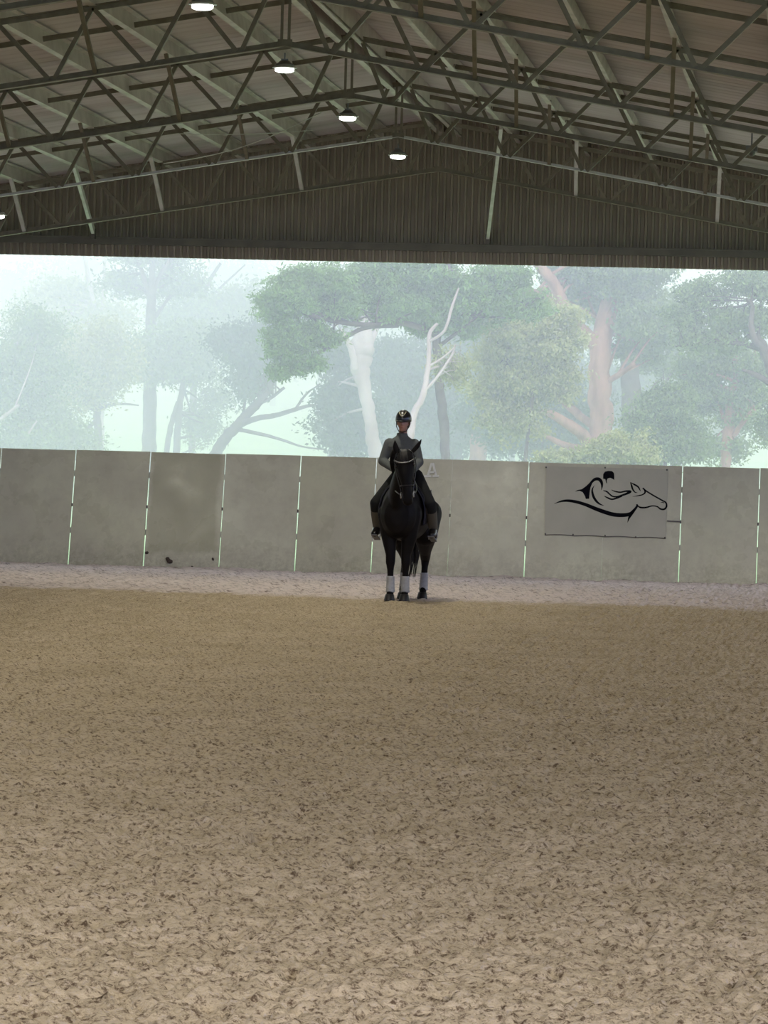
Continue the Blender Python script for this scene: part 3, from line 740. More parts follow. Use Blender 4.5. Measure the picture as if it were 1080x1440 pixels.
# head: skull, jaw, nose, lips, ears
bd.ball(HC+V((0, .015, .025)), (.075, .094, .095), 20); bd.loft([(HC+V((0, -.02, .03)), (.070, 0, 0), (0, .075, 0)), (HC+V((0, -.03, -.03)), (.062, 0, 0), (0, .066, 0)), (HC+V((0, -.04, -.075)), (.042, 0, 0), (0, .045, 0)), (HC+V((0, -.05, -.105)), (.022, 0, 0), (0, .024, 0))], 16)
bd.loft([(HC+V((0, -.088, .02)), (.008, 0, 0), (0, .008, 0)), (HC+V((0, -.100, -.005)), (.011, 0, 0), (0, .013, 0)), (HC+V((0, -.108, -.025)), (.015, 0, 0), (0, .014, 0)), (HC+V((0, -.095, -.034)), (.012, 0, 0), (0, .010, 0))], 10)
bd.ball(HC+V((0, -.088, -.056)), (.024, .012, .010), 10)
for s in (-1, 1):
    bd.ball(HC+V((s*.078, .015, -.005)), (.010, .020, .032), 10)
# hands: palm, four curled fingers and a thumb on each rein
for s in (-1, 1):
    pc = wr[s]+V((-s*.012, -.055, -.008)); bd.ball(pc, (.020, .045, .038), 12)
    for f in range(4):
        z_ = .024-.017*f; ln = (.030, .034, .031, .024)[f]
        p0 = pc+V((s*.004, -.035, z_)); p1 = p0+V((-s*.004, -ln, -.004)); p2 = p1+V((-s*.026, -.004, -.003)); p3 = p2+V((-s*.006, .024, 0))
        bd.chain([p0, p1, p2, p3], [.009, .0085, .0078, .007], 8)
    t0 = pc+V((-s*.008, -.005, .030)); bd.chain([t0, t0+V((-s*.012, -.028, .010)), t0+V((-s*.022, -.050, .004))], [.011, .010, .008], 8)
bd.organic('body', M_SKIN, rd, .0075, 2)
for s in (-1, 1):
    ey = MB().ball(HC+V((s*.028, -.083, .012)), (.010, .007, .007), 8).build('eye', mat('eye_white', (.6, .58, .55), .2), rd, True)
    MB().ball(HC+V((s*.028, -.0885, .012)), (.0045, .003, .0045), 8).build('pupil', M_EYE, ey, True)
MB().ball(HC+V((0, -.099, -.056)), (.020, .004, .005), 8).build('lips', mat('lips', (.35, .12, .10), .5), rd, True)
c = MB(); torso(c, .014); arms(c, .015); c.loft([((CX, .02, 1.96), (.075, 0, 0), (0, .075, 0)), ((CX, .015, 2.03), (.064, 0, 0), (0, .064, 0))], 18); c.organic('sweater', M_SWEAT, rd, .009, 3)
c = MB()
for s in (-1, 1): c.chain([hipj[s], kne[s], kne[s].lerp(ank[s], .25)], [.105, .073, .070], 14)
c.ball((0, .05, 1.50), (.165, .14, .10), 16); c.organic('breeches', M_BREE, rd, .010, 3)
for s in (-1, 1):
    c = MB(); c.chain([kne[s].lerp(ank[s], .12), kne[s].lerp(ank[s], .4), ank[s]], [.068, .071, .054], 14); c.organic('half_chap', M_CHAP, rd, .009, 2)
    c = MB(); c.chain([kne[s].lerp(ank[s], .75), ank[s]], [.056, .05], 12); c.chain([ank[s], ank[s]+V((0, .02, -.03)), toe[s]], [.052, .045, .040], 14); c.capsule(ank[s], toe[s], .052, .047); bo = c.organic('boot', M_BOOT, rd, .009, 2)
    MB().box(toe[s].lerp(ank[s], .45)+V((0, .0, -.072)), (.07, .25, .014), Matrix.Rotation(math.radians(-14), 3, 'X')).build('boot_sole', mat('grey_sole', (.14, .135, .13),   .7), bo)
    c = MB(); pc = wr[s]+V((-s*.012, -.055, -.008)); c.ball(pc, (.026, .050, .044), 12); c.capsule(wr[s]+V((0, .03, .0)), wr[s]+V((0, -.03, 0)), .037, .032)
    for f in range(4):
        z_ = .024-.017*f; ln = (.030, .034, .031, .024)[f]
        p0 = pc+V((s*.004, -.035, z_)); p1 = p0+V((-s*.004, -ln, -.004)); p2 = p1+V((-s*.026, -.004, -.003)); p3 = p2+V((-s*.006, .024, 0))
        c.chain([p0, p1, p2, p3], [.012, .0112, .0105, .0095], 8)
    t0 = pc+V((-s*.008, -.005, .030)); c.chain([t0, t0+V((-s*.012, -.028, .010)), t0+V((-s*.022, -.050, .004))], [.014, .013, .011], 8)
    c.organic('glove', M_GLOVE, rd, .0055, 1)
# hair below the helmet
mb = MB(); mb.ball(HC+V((0, .045, -.02)), (.076, .062, .075), 16); mb.organic('hair', mat('dark_hair', (.03, .02, .014), .6), rd, .01, 2)
hm = empty('helmet', (HX, HY, 0), HROT, label='black riding helmet with silver trim worn by the rider', cat='helmet')
mb = MB(); Rt = Matrix.Rotation(math.radians(6), 3, 'X'); nseg = 28; rings = []
for i in range(10):
    ph = i/9*PI*.56
    for j in range(nseg):
        t_ = 2*PI*j/nseg; mb.v.append(HC+V((0, .012, .045))+Rt @ V((.098*math.sin(ph)*math.cos(t_), .122*math.sin(ph)*math.sin(t_), .112*math.cos(ph) if i < 9 else -.03)))
for i in range(9):
    for j in range(nseg): q = i*nseg; mb.f.append((q+j, q+nseg+j, q+nseg+(j+1) % nseg, q+(j+1) % nseg))
o = mb.build('shell', M_HELM, hm, True); md = o.modifiers.new('s', 'SOLIDIFY'); md.thickness = .012; md.offset = -1
mb = MB(); S = []
for j in range(13):
    a = -PI/2+(j-6)/6*.95; S.append((a,))
vs = []; fs = []
for (a,) in S:
    c_ = HC+V((0, .012, .028)); i_ = c_+V((.096*math.cos(a), .120*math.sin(a), 0)); sc_ = 1-((a+PI/2)/.95)**2
    o_ = i_+V((0, -.050*sc_, -.016*sc_)); vs += [i_+V((0, 0, .004)), o_+V((0, 0, .003)), o_+V((0, 0, -.003)), i_+V((0, 0, -.004))]
for j in range(12):
    for q in range(4): fs.append((4*j+q, 4*j+(q+1) % 4, 4*j+4+(q+1) % 4, 4*j+4+q))
link('peak', me_from(vs, fs, 'peak', True), M_HELM, hm)
for s in (-1, 1):
    P = []
    for i in range(8):
        u = i/7; th = -PI/2+s*(.02+.70*u); ph = 1.25-.62*u
        P.append(HC+V((0, .012, .045))+Rt @ V((.101*math.sin(ph)*math.cos(th), .125*math.sin(ph)*math.sin(th), .115*math.cos(ph))))
    MB().tube(P, [.005]*8, 6).build('trim_line', mat('gold_trim', (.42, .38, .25), .3, .6), hm, True)
    P = [HC+V((s*.084, -.01, .01)), HC+V((s*.078, -.03, -.05)), HC+V((s*.045, -.055, -.105)), HC+V((0, -.062, -.118))]
    MB().tube(P, [.006]*4, 6).build('chin_strap', M_LEATH, hm, True)
MB().ball(HC+V((0, -.112, .085)), (.012, .006, .012), 10).build('badge', M_SHINE, hm, True)

for e_ in (horse, br, sa, rd, hm): e_.scale = (1.02, 1.02, 1.02)
# ================================================================ outdoors
def terrain(X, Y):
    z = -.05+.024*np.clip(Y-66, 0, 60) + .045*np.clip(Y-126, 0, 104) + .09*np.clip(Y-230, 0, 100) + .24*np.clip(Y-330, 0, 400)
    z = z+np.clip(Y-66, 0, 60)/60*(.35*(vnoise(X*.05, Y*.05, 31)-.5))+np.clip((Y-300)/100, 0, 1)*9*(vnoise(X*.012+5, Y*.01, 33)-.5)
    return z
M_GRASS = mat('meadow_grass', (.30, .46, .22), .95, 0, .1, (.40, .56, .30), .25, 6)
yg = np.concatenate([np.arange(-60, 62.4, 8), np.arange(62.45, 180, 1.5), np.arange(180, 360, 5), np.arange(360, 700, 15)])
xg = np.concatenate([np.arange(-420, -60, 15), np.arange(-60, 30, 2.), np.arange(30, 260, 15)])
gr = link('ground', grid_mesh('ground', xg, yg, lambda X, Y: np.where(Y < 66, -.14, terrain(X, Y))), M_GRASS)
tag(gr, 'pale green meadow rising to a misty hill behind the arena', kind='structure')

def leaves_mesh(name, C, N, size, tuft=.3, per=40, flat=.6, needle=1.):
    """C: list of (centre, (rx, ry, rz)); N leaves in all, gathered in tufts near the outside of each blob"""
    vols = np.array([max(r_[0]*r_[2], .01) for _, r_ in C]); vols = vols/vols.sum()
    nt_ = max(8, N//per); idx = rng.choice(len(C), nt_, p=vols)
    C2 = []
    for c, r_ in C:   # break each mass of foliage into smaller rounded boughs
        for j in range(8):
            d_ = rng.normal(size=3); d_ /= np.linalg.norm(d_); k_ = rng.uniform(.35, 1.0); f_ = rng.uniform(.24, .46)
            C2.append((V((c[0]+d_[0]*r_[0]*k_, c[1]+d_[1]*r_[1]*k_, c[2]+d_[2]*r_[2]*k_)), (r_[0]*f_*1.15, r_[1]*f_*1.15, min(r_[2], r_[0])*f_*.85)))
        C2.append((c, (r_[0]*.8, r_[1]*.8, r_[2]*.8))); C2.append((c, (r_[0]*1.1, r_[1]*1.1, r_[2]*1.05)))
    C = C2; vols = np.array([max(r_[0]*r_[2], .01) for _, r_ in C])*rng.uniform(.6, 1.3, len(C)); vols = vols/vols.sum(); idx = rng.choice(len(C), nt_, p=vols)
    cen = np.array([tuple(c) for c, _ in C]); rad = np.array([r_ for _, r_ in C])
    d = rng.normal(size=(nt_, 3)); d /= np.linalg.norm(d, axis=1, keepdims=True); rr = rng.uniform(.3, 1, (nt_, 1))**(1/2.5)
    T = cen[idx]+d*rr*rad[idx]*(1+.25*rng.normal(size=(nt_, 1)))
    P = np.repeat(T, per, 0)+rng.normal(size=(nt_*per, 3))*np.array([tuft, tuft, tuft*flat])*.62
    n = len(P); a = rng.normal(size=(n, 3)); a /= np.linalg.norm(a, axis=1, keepdims=True)
    b_ = np.cross(a, rng.normal(size=(n, 3))); b_ /= np.linalg.norm(b_, axis=1, keepdims=True)
    s_ = size*rng.uniform(.6, 1.3, (n, 1)); A = a*s_*needle; B = b_*s_*.45/needle
    Vt = np.stack([P-A, P+B, P+A, P-B], 1).reshape(-1, 3)
    me = bpy.data.meshes.new(name); me.vertices.add(4*n); me.vertices.foreach_set('co', Vt.reshape(-1).astype(np.float32))
    me.loops.add(4*n); me.loops.foreach_set('vertex_index', np.arange(4*n, dtype=np.int32)); me.polygons.add(n)
    me.polygons.foreach_set('loop_start', np.arange(n, dtype=np.int32)*4); me.polygons.foreach_set('loop_total', np.full(n, 4, np.int32))
    me.update(calc_edges=True); return me
M_PINE = mat('pine_needles', (.06, .11, .04), .7, 0, .2, (.13, .20, .06), .5, 3, island=(.20, .32, .10), transl=.35)
M_GUM = mat('gum_leaves', (.14, .17, .07), .7, 0, .2, (.28, .30, .11), .5, 3, island=(.40, .40, .18), transl=.35)
M_OLIVE = mat('olive_leaves', (.07, .11, .055), .7, 0, .2, (.15, .20, .09), .5, 3, island=(.24, .31, .13), transl=.35)
M_DARKL = mat('dark_leaves', (.06, .09, .06), .7, 0, .2, (.09, .13, .08), .5, 3, island=(.12, .17, .10), transl=.3)
M_BARKR = mat('red_brown_bark', (.20, .10, .075), .9, 0, .1, (.34, .19, .15), 5, 6, stretch=(1, 1, .2), bump=.03, bscale=8)
M_BARKP = mat('pale_smooth_bark', (.27, .21, .20), .8, 0, .2, (.40, .34, .33), 2, 5, stretch=(1, 1, .4))
M_BARKD = mat('dark_bark', (.07, .055, .05), .9, 0, .1, (.11, .09, .08), 5, bump=.02)
def smooth_path(P, n=5): return cat_pts(P, n)
def tree(name, label, base, Y, limbs, blobs, N, lsize, mleaf, mbark, group=None, tuft=.3, twigs=26, needle=1., per=40):
    """limbs: lists of (px, py, dY, radius_px); blobs: (px, py, dY, rx_px, rz_px) measured at distance Y"""
    if Y > 130: Y = 66+(Y-66)*.62
    sc_ = Y/FPX*1.0
    bx = at(base, 640, Y); bz = float(terrain(np.array([bx.x]), np.array([Y]))[0]); O = V((bx.x, Y, bz))
    e = empty(name, O, label=label, cat='tree' if 'shrub' not in name else 'shrub', group=group)
    first = True; nodes = []
    for Lm in limbs:
        mb = MB(); P = []
        if first:
            q = at(Lm[0][0], Lm[0][1], Y+Lm[0][2]); foot = (q.x, Y+Lm[0][2], float(terrain(np.array([q.x]), np.array([Y]))[0])-.2, Lm[0][3]*sc_*1.15); P.append(foot)
        for (px, py, dy, r_) in Lm: q = at(px, py, Y+dy); P.append((q.x, q.y, q.z, r_*sc_))
        S = smooth_path(P, 6); pts = [V(s_[:3])-O for s_ in S]; rad = [max(.008, s_[3]) for s_ in S]
        for j in range(1, len(pts)): pts[j] = pts[j]+V((random.uniform(-1, 1), random.uniform(-1, 1), 0))*rad[j]*.12
        mb.tube(pts, rad, 9, .08); mb.build('trunk' if first else 'branch', mbark, e, True)
        nodes += [(p, r_) for p, r_ in zip(pts, rad)]
        first = False
    C = []
    for (px, py, dy, rx, rz) in blobs:
        q = at(px, py, Y+dy); C.append((q-O, (rx*sc_, rx*sc_*.8, rz*sc_)))
    if twigs and C:
        mb = MB()
        for i in range(twigs):
            c_, r_ = random.choice(C); d_ = V((random.gauss(0, 1), random.gauss(0, 1), random.gauss(0, 1))).normalized()
            tip = c_+V((d_.x*r_[0], d_.y*r_[1], d_.z*r_[2]))*.85
            nb_, nr = min(random.sample(nodes, min(12, len(nodes))), key=lambda q_: (q_[0]-tip).length)
            mid = nb_.lerp(tip, .5)+V((random.uniform(-.3, .3), random.uniform(-.3, .3), random.uniform(-.1, .4)))*min(1., (tip-nb_).length*.3)
            S = smooth_path([tuple(nb_), tuple(mid), tuple(tip)], 5); r0 = min(nr*.6, .05)
            mb.tube([V(s_) for s_ in S], [max(.006, r0*(1-.85*j/(len(S)-1))) for j in range(len(S))], 5)
        o = mb.build('twigs', mbark, e, True); o['kind'] = 'stuff'
    if C:
        o = link('foliage', leaves_mesh('foliage', C, int(N*1.9), lsize*(.66 if per > 30 else .5), tuft, int(per*1.8), .6, needle), mleaf, e); o['kind'] = 'stuff'
    return e

# --- nearer trees on the right
tree('gum_tree', 'big tree with thick red-brown trunk and broken low limb right of centre', 843, 92,
     [[(842, 655, 0, 19), (845, 600, 0, 17), (842, 545, 0, 16), (845, 490, 0, 15), (850, 455, .3, 14), (862, 400, .6, 10), (872, 350, .9, 8), (878, 290, 1, 4)],
      [(842, 490, 0, 11), (812, 456, -.3, 9), (792, 428, -.5, 9), (778, 398, -.7, 8), (756, 370, -1, 7), (735, 335, -1.2, 5)],
      [(834, 640, 0, 10), (820, 612, -.4, 9), (792, 592, -.7, 7), (768, 580, -.9, 5), (750, 578, -1, 2)],
      [(848, 540, 0, 4), (872, 526, -.3, 4), (892, 512, -.6, 3)],
      [(834, 632, .4, 6), (800, 628, .6, 5), (765, 612, .8, 3)],
      [(788, 425, -.5, 5), (760, 412, -.2, 5), (720, 410, .2, 4), (690, 405, .5, 2)],
      [(836, 600, .6, 6), (812, 582, .9, 6), (790, 562, 1.1, 5), (775, 540, 1.3, 3)]],
     [(880, 400, .5, 60, 32), (820, 420, 1.5, 45, 30), (930, 455, 0, 55, 28), (900, 490, .5, 40, 22), (860, 370, 0, 70, 25), (800, 385, .5, 40, 25)],
     26000, .085, M_OLIVE, M_BARKR, tuft=.22, twigs=40)
tree('gum_tree', 'dark trunk of a leafy tree close behind the big red-brown trunk', 888, 97,
     [[(890, 655, 0, 14), (888, 600, 0, 14), (886, 540, 0, 14), (884, 490, 0, 11), (890, 440, 0, 7)], [(895, 580, 0, 5), (915, 556, 0, 4), (935, 540, 0, 2)]],
     [(900, 440, .4, 50, 30), (930, 510, 1, 40, 24), (960, 470, 1, 30, 22)], 8000, .085, M_OLIVE, M_BARKD, tuft=.25, twigs=16)
tree('spreading_tree', 'yellow-green leafy tree filling the gap left of the big red-brown trunk', 745, 88,
     [[(738, 655, 0, 3), (744, 600, 0, 2.5), (750, 540, 0, 2.5), (745, 480, 0, 2)], [(748, 550, 0, 3), (715, 510, 0, 3), (700, 480, 0, 2)], [(748, 540, 0, 3), (780, 505, 0, 2.5), (805, 480, 0, 2)]],
     [(745, 480, 0, 45, 32), (700, 500, .3, 32, 28), (785, 490, 0, 35, 30), (735, 540, .2, 50, 26), (775, 450, 0, 36, 24), (700, 450, .2, 28, 22), (780, 540, .2, 36, 24), (725, 590, .3, 40, 26), (690, 550, .3, 28, 26)],
     30000, .075, M_GUM, M_BARKD, tuft=.2, twigs=30)
tree('leafy_shrub', 'dark shady shrub low down left of the red-brown trunk', 760, 99,
     [[(760, 655, 0, 4), (762, 620, 0, 3), (766, 580, 0, 2)]], [(720, 600, 0, 50, 32), (790, 575, 0, 40, 38), (770, 620, 0, 50, 25), (680, 585, .5, 34, 34)], 14000, .09, M_DARKL, M_BARKD, tuft=.28, twigs=16)
tree('leafy_shrub', 'yellow-green shrub in front of the red-brown trunk foot', 868, 84,
     [[(868, 655, 0, 3), (868, 630, 0, 2), (870, 610, 0, 2)]], [(865, 630, 0, 30, 22), (835, 640, 0, 22, 14), (792, 645, .3, 26, 10), (900, 640, .4, 22, 22)], 8000, .065, M_GUM, M_BARKD, tuft=.17, twigs=10)
tree('leafy_shrub', 'broad green shrub between the red-brown trunk and the slim right tree', 935, 87,
     [[(935, 655, 0, 3), (932, 620, 0, 3), (935, 590, 0, 2)]], [(930, 590, 0, 45, 28), (905, 625, 0, 30, 24), (960, 620, 0, 38, 30), (945, 560, .3, 30, 18)], 16000, .07, M_OLIVE, M_BARKD, tuft=.2, twigs=20)
tree('gum_tree', 'slim forked tree with open foliage near the right edge', 1022, 90,
     [[(1020, 655, 0, 8), (1024, 610, 0, 8), (1028, 570, 0, 7), (1036, 530, 0, 5), (1030, 480, 0, 3), (1022, 430, 0, 2)],
      [(1030, 615, 0, 4), (1046, 592, -.2, 3.5), (1062, 575, -.3, 2.5)], [(1018, 590, 0, 3), (1010, 565, .2, 2)], [(1034, 535, 0, 4), (1052, 512, 0, 3), (1070, 480, 0, 2)]],
     [(1020, 500, .3, 40, 26), (985, 520, .3, 38, 24), (1050, 560, 0, 32, 24), (1000, 560, .4, 35, 22), (1062, 520, 0, 28, 24), (1040, 590, .3, 26, 16), (1015, 630, .2, 36, 14)],
     17000, .075, M_OLIVE, M_BARKR, tuft=.2, twigs=30)
tree('gum_tree', 'tree at the right edge with dark crooked limbs reaching left over the meadow', 1085, 86,
     [[(1095, 655, 0, 10), (1092, 590, 0, 10), (1088, 530, 0, 9), (1078, 500, 0, 8), (1068, 478, 0, 6), (1052, 472, 0, 4)],
      [(1088, 535, 0, 6), (1074, 492, -.2, 6), (1062, 480, -.3, 5), (1056, 455, -.3, 4), (1058, 430, -.3, 3), (1050, 420, -.3, 2)],
      [(1070, 490, 0, 5), (1040, 483, 0, 3.5), (1000, 482, .2, 2.5), (950, 487, .3, 1.5)],
      [(1090, 450, 0, 4), (1080, 420, 0, 3), (1062, 418, 0, 3), (1045, 430, 0, 2), (1000, 434, 0, 1.5)],
      [(1086, 540, 0, 5), (1064, 528, 0, 4), (1044, 520, 0, 2)]],
     [(1075, 400, 0, 28, 22), (1050, 395, .2, 38, 16), (990, 415, .3, 40, 18), (965, 445, .3, 28, 16), (1030, 450, .3, 40, 14), (1075, 450, .2, 25, 22), (1000, 480, .4, 45, 14), (1085, 590, 0, 22, 30)],
     15000, .07, M_OLIVE, M_BARKD, tuft=.18, twigs=44)
# --- centre
tree('pine_tree', 'wide green pine spreading its long level boughs over the middle of the opening', 600, 86,
     [[(626, 655, 0, 7), (624, 600, 0, 7), (618, 540, 0, 6.5), (614, 480, 0, 6), (620, 430, 0, 5.5), (630, 370, 0, 5), (635, 320, 0, 3)],
      [(612, 470, 0, 5), (570, 455, -.6, 4), (520, 457, -1, 3.5), (470, 452, -1.4, 3), (425, 440, -1.8, 2), (385, 432, -2, 1)],
      [(560, 458, -.6, 3), (510, 462, -1, 3), (470, 485, -1.3, 2.5), (430, 505, -1.6, 2), (400, 520, -1.8, 1)],
      [(620, 440, 0, 5), (670, 440, -.3, 4), (720, 430, -.6, 3), (765, 418, -.8, 2)],
      [(620, 420, 0, 4), (560, 400, .5, 3), (490, 395, .6, 2), (420, 400, .6, 1)]],
     [(400, 425, -1.8, 34, 26), (440, 400, -1.4, 45, 24), (470, 432, -1, 46, 18), (520, 395, -.5, 50, 24), (560, 430, -.5, 50, 22), (610, 395, 0, 55, 28), (660, 420, -.2, 50, 26), (700, 400, -.5, 45, 24), (640, 455, 0, 45, 18), (730, 430, -.6, 34, 22),
      (400, 480, -1.8, 22, 30), (425, 510, -1.6, 26, 18), (395, 520, -1.8, 10, 12), (445, 470, -1.4, 30, 18), (600, 450, .4, 40, 20)],
     52000, .075, M_PINE, M_BARKD, tuft=.17, twigs=70, needle=1.25)
tree('gum_tree', 'pale pink-barked tree with a broad torn top beside the rider', 520, 100,
     [[(530, 655, 0, 11), (524, 615, 0, 10), (519, 580, 0, 9), (512, 545, 0, 10), (507, 515, 0, 14), (510, 485, 0, 16), (512, 455, 0, 9), (520, 420, 0, 5)],
      [(500, 520, -.2, 5), (495, 495, -.3, 5), (488, 478, -.4, 4), (478, 462, -.5, 2)], [(505, 520, .2, 6), (518, 490, .4, 5), (530, 462, .6, 3)]],
     [(470, 500, 1.5, 25, 22), (490, 600, 1.5, 40, 40), (478, 560, 1.5, 22, 35)], 9000, .1, M_DARKL, M_BARKP, tuft=.3, twigs=5)
tree('gum_tree', 'slender white-limbed tree rising just behind the rider', 580, 83,
     [[(575, 655, 0, 7), (577, 610, 0, 6), (583, 580, 0, 5), (594, 558, 0, 4.5), (600, 530, 0, 4), (603, 500, 0, 3.5), (604, 470, 0, 3), (615, 455, 0, 2)],
      [(598, 548, 0, 2), (615, 530, 0, 2), (635, 500, 0, 1.5), (640, 485, 0, 1)], [(602, 515, 0, 2), (620, 505, 0, 1.5), (640, 488, 0, 1)], [(604, 480, 0, 2), (625, 465, -.2, 2), (636, 430, -.2, 2), (645, 405, -.2, 1)]],
     [(640, 520, 1, 20, 20)], 1200, .07, M_GUM, M_BARKP, tuft=.25, twigs=18)
tree('dense_tree', 'dark dense tree mass behind the rider and the wide pine', 640, 108,
     [[(640, 655, 0, 9), (642, 600, 0, 9), (648, 540, 0, 7), (650, 480, 0, 4)], [(642, 560, 0, 5), (610, 520, 0, 4), (590, 500, 0, 2)]],
     [(560, 510, 0, 55, 34), (625, 505, 0, 50, 32), (560, 570, 0, 42, 42), (640, 570, 0, 52, 45), (680, 520, 0, 40, 35), (600, 620, 0, 60, 28), (690, 610, .5, 40, 26), (660, 470, .5, 55, 24)],
     30000, .10, M_DARKL, M_BARKD, tuft=.32, twigs=40)
tree('gum_tree', 'broad trunked tree mostly hidden behind the rider, right of the white-limbed one', 672, 104,
     [[(672, 655, 0, 13), (673, 620, 0, 12), (676, 580, 0, 10), (680, 540, 0, 7)]], [(700, 560, .3, 34, 26), (722, 600, 0, 30, 26)], 5000, .1, M_OLIVE, M_BARKR, tuft=.3, twigs=12)
tree('dense_tree', 'shady tree filling the gap behind the big red-brown trunk', 800, 116, [[(800, 640, 0, 8), (805, 560, 0, 7), (800, 480, 0, 5)]],
     [(740, 560, 0, 50, 34), (800, 540, 0, 50, 36), (820, 600, 0, 50, 34), (770, 460, .5, 50, 34), (700, 450, .5, 50, 34), (870, 560, 0, 50, 40)], 22000, .11, M_DARKL, M_BARKD, tuft=.34, twigs=20)
tree('dense_tree', 'misty round tree between the red-brown trunk and the slim right tree', 950, 120, [[(950, 640, 0, 8), (952, 560, 0, 7), (948, 490, 0, 5)]],
     [(920, 540, 0, 45, 34), (970, 550, 0, 45, 36), (950, 600, 0, 60, 34), (905, 440, .5, 45, 34), (1000, 600, .5, 40, 26), (850, 420, .5, 50, 34)], 20000, .11, M_OLIVE, M_BARKD, tuft=.34, twigs=20)
tree('dense_tree', 'misty green tree filling in behind the left half of the wide pine', 470, 122, [[(470, 640, 0, 8), (475, 560, 0, 7), (480, 480, 0, 5)]],
     [(440, 440, 0, 40, 26), (500, 430, 0, 45, 30), (490, 540, 0, 26, 40), (480, 600, 0, 26, 36), (540, 400, .5, 60, 26)], 14000, .11, M_OLIVE, M_BARKD, tuft=.34, twigs=20)
# --- left, deep in the mist
LEFT = dict(tuft=.42, per=30)
tree('gum_tree', 'tall misty gum with a straight trunk forking high, left part of the opening', 209, 158,
     [[(209, 650, 0, 11), (210, 580, 0, 10), (211, 520, 0, 9), (211, 470, 0, 8), (213, 425, 0, 7), (214, 395, 0, 5), (214, 350, 0, 3)],
      [(213, 425, 0, 5), (205, 400, 0, 4), (197, 375, 0, 3), (188, 345, 0, 2)], [(214, 415, 0, 4), (224, 390, 0, 3), (236, 370, 0, 3), (250, 345, 0, 2)], [(212, 455, 0, 3), (228, 432, 0, 2.5), (240, 415, 0, 2)]],
     [(180, 400, 1, 30, 14), (250, 400, 1, 34, 16), (190, 500, 2, 26, 20), (215, 360, 1, 60, 14)], 6000, .16, M_OLIVE, M_BARKD, twigs=26, **LEFT)
tree('gum_tree', 'misty bushy gum with creamy top foliage, second trunk from the left', 137, 150,
     [[(138, 650, 0, 7), (138, 610, 0, 6), (136, 575, 0, 5), (134, 540, 0, 4), (130, 500, 0, 3)], [(136, 590, 0, 3), (122, 605, 0, 2.5), (114, 620, 0, 1.5)], [(137, 575, 0, 3), (165, 568, 0, 2), (195, 570, 0, 1)]],
     [(110, 500, 0, 45, 35), (150, 510, 0, 35, 32), (125, 550, 0, 40, 24), (90, 540, 0, 40, 30), (150, 470, 0, 28, 16)], 14000, .13, M_GUM, M_BARKD, twigs=24, **LEFT)
tree('gum_tree', 'misty pair of leaning trunks under one round crown, right of the tall forked gum', 245, 154,
     [[(247, 650, 0, 5), (250, 600, 0, 5), (254, 560, 0, 4.5), (260, 530, 0, 4), (268, 505, 0, 3)], [(232, 650, 0, 4), (240, 600, 0, 4), (250, 565, 0, 3)], [(256, 550, 0, 3), (275, 525, 0, 2), (300, 510, 0, 1)]],
     [(240, 490, 0, 42, 28), (285, 485, 0, 42, 30), (265, 520, 0, 45, 20), (220, 520, 0, 26, 20), (300, 560, 1, 16, 22), (285, 600, 1, 18, 26)], 14000, .13, M_OLIVE, M_BARKD, twigs=24, **LEFT)
tree('gum_tree', 'misty crooked tree leaning right with bare branches over the bright meadow', 302, 132,
     [[(296, 655, 0, 8), (312, 622, 0, 8), (332, 600, 0, 7.5), (352, 578, 0, 6.5), (372, 556, 0, 5.5), (384, 535, 0, 4), (392, 512, 0, 3)],
      [(340, 596, 0, 5), (362, 588, -.3, 4), (388, 584, -.5, 3.5), (415, 576, -.8, 3), (440, 570, -1, 2), (462, 575, -1, 1)],
      [(335, 604, 0, 3), (365, 610, 0, 2.5), (395, 618, 0, 2), (425, 628, 0, 1.3), (455, 632, 0, 1)],
      [(415, 576, -.8, 2), (430, 555, -1, 1.5), (450, 540, -1, 1)], [(362, 568, 0, 3), (380, 560, 0, 2.5), (400, 545, 0, 2)]],
     [(355, 505, 0, 30, 22), (385, 500, 0, 25, 28), (345, 540, 0, 22, 18), (330, 480, .5, 30, 20), (385, 465, .5, 22, 22)], 9000, .12, M_DARKL, M_BARKD, tuft=.36, twigs=40, per=30)
tree('gum_tree', 'misty leafy gum filling the far left edge with pale dead twigs', 30, 140,
     [[(28, 650, 0, 6), (30, 600, 0, 6), (28, 550, 0, 5), (34, 500, 0, 4)], [(0, 590, -2, 3), (16, 578, -2.2, 2.5), (26, 570, -2.4, 2)], [(40, 610, -2, 1.5), (46, 600, -2, 1.2), (52, 592, -2, 1)]],
     [(20, 500, 0, 45, 35), (60, 530, 0, 40, 35), (20, 560, 0, 45, 32), (70, 585, 0, 40, 28), (50, 460, 0, 38, 28), (90, 620, -1, 50, 20), (30, 615, 0, 50, 26)], 20000, .12, M_OLIVE, M_BARKP, twigs=24, **LEFT)
tree('gum_tree', 'very faint tall pale double-stemmed gum, upper left', 140, 185,
     [[(142, 600, 0, 5), (140, 540, 0, 5), (137, 470, 0, 4), (132, 430, 0, 3.5), (124, 390, 0, 3), (118, 350, 0, 2.5)], [(138, 480, 0, 3.5), (144, 430, 0, 3), (147, 390, 0, 2.5), (146, 350, 0, 2)]],
     [(60, 455, 0, 46, 24), (90, 420, 1, 40, 24), (150, 450, 0, 30, 18)], 7000, .18, M_GUM, M_BARKP, tuft=.6, twigs=16, per=30)
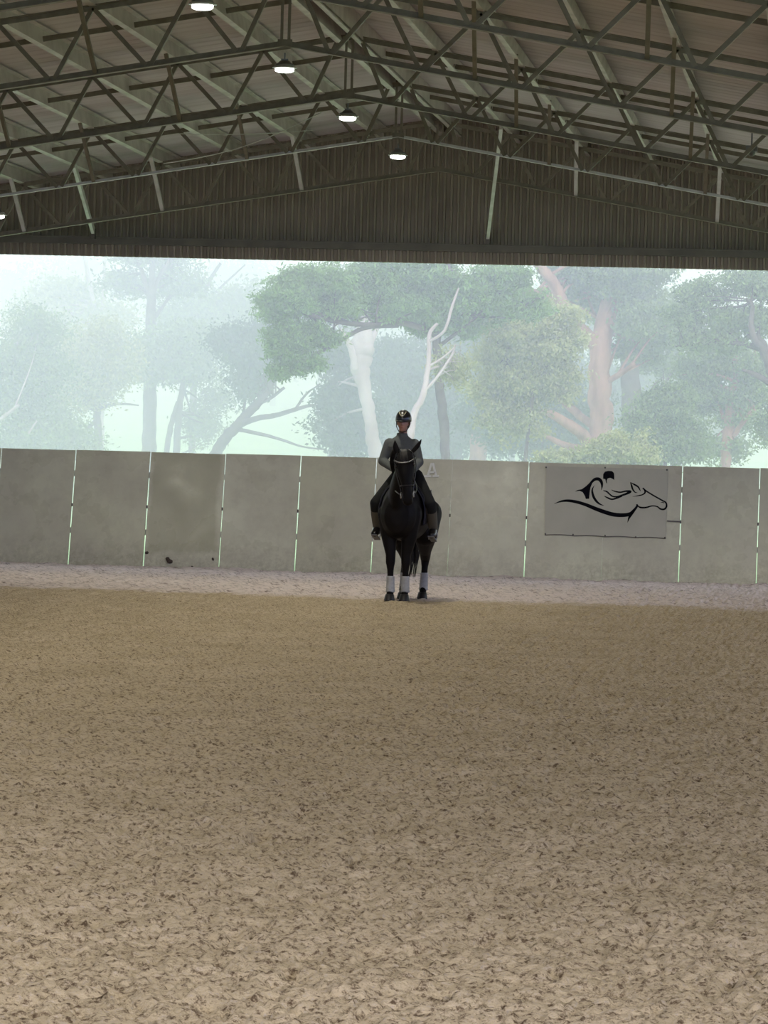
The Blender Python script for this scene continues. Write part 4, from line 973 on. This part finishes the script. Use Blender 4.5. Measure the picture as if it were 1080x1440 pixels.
tree('gum_tree', 'faint tree with long bare arching branches above the bright meadow', 300, 176,
     [[(270, 640, 0, 5), (272, 560, 0, 5), (274, 500, 0, 4), (280, 440, 0, 3.5), (292, 400, 0, 3), (310, 370, 0, 2)], [(280, 450, 0, 3), (300, 435, 0, 2), (325, 428, 0, 1.5), (352, 410, 0, 1)], [(284, 430, 0, 2), (320, 395, 0, 1.5), (345, 372, 0, 1)]],
     [(300, 440, 0, 40, 24), (340, 430, 0, 30, 22), (255, 450, 0, 34, 20)], 6000, .17, M_OLIVE, M_BARKD, tuft=.55, twigs=30, per=30)
# --- far wood on the slope
places = ['above the left edge', 'left of the tall forked gum', 'just right of the tall forked gum', 'above the bare leaning tree', 'left of the wide pine', 'behind the left end of the wide pine', 'behind the wide pine', 'behind the rider', 'between the pine and the red-brown trunk', 'behind the red-brown trunk', 'right of the red-brown trunk', 'behind the slim right tree', 'at the right edge']
for i, (px, py, Y, rx, rz) in enumerate([(30, 420, 290, 60, 40), (110, 400, 300, 46, 36), (255, 410, 310, 60, 36), (330, 410, 285, 46, 46), (385, 450, 300, 40, 50), (450, 480, 290, 40, 36), (560, 450, 280, 70, 50), (610, 560, 200, 60, 40), (720, 560, 190, 60, 40), (820, 470, 260, 70, 50), (930, 540, 230, 50, 40), (1020, 560, 240, 50, 30), (1075, 480, 280, 40, 30)]):
    tree('distant_tree', 'faint round-headed distant tree in the mist '+places[i], px, Y, [[(px, py+60, 0, 4), (px, py+20, 0, 3), (px, py, 0, 2)]],
         [(px, py, 0, rx, rz), (px-rx*.7, py+rz*.5, 0, rx*.6, rz*.6), (px+rx*.7, py+rz*.45, 0, rx*.6, rz*.6)], 6000, .26, M_OLIVE if i % 2 else M_DARKL, M_BARKD, 'distant trees on the slope', tuft=.9, twigs=0, per=25)

# mist over the meadow
hz = MB(); hz.box((-60, 63.5+260, 44), (460, 520, 92)); hm_ = bpy.data.materials.new('mist'); hm_.use_nodes = True; t = hm_.node_tree; t.nodes.clear()
oo = t.nodes.new('ShaderNodeOutputMaterial'); vs_ = t.nodes.new('ShaderNodeVolumeScatter'); vs_.inputs['Color'].default_value = (.865, .885, 1, 1); vs_.inputs['Density'].default_value = .0165; vs_.inputs['Anisotropy'].default_value = .0
t.links.new(vs_.outputs[0], oo.inputs['Volume'])
hz = hz.build('mist', hm_); tag(hz, 'pale blue mist lying over the meadow and trees', 'mist', kind='stuff')
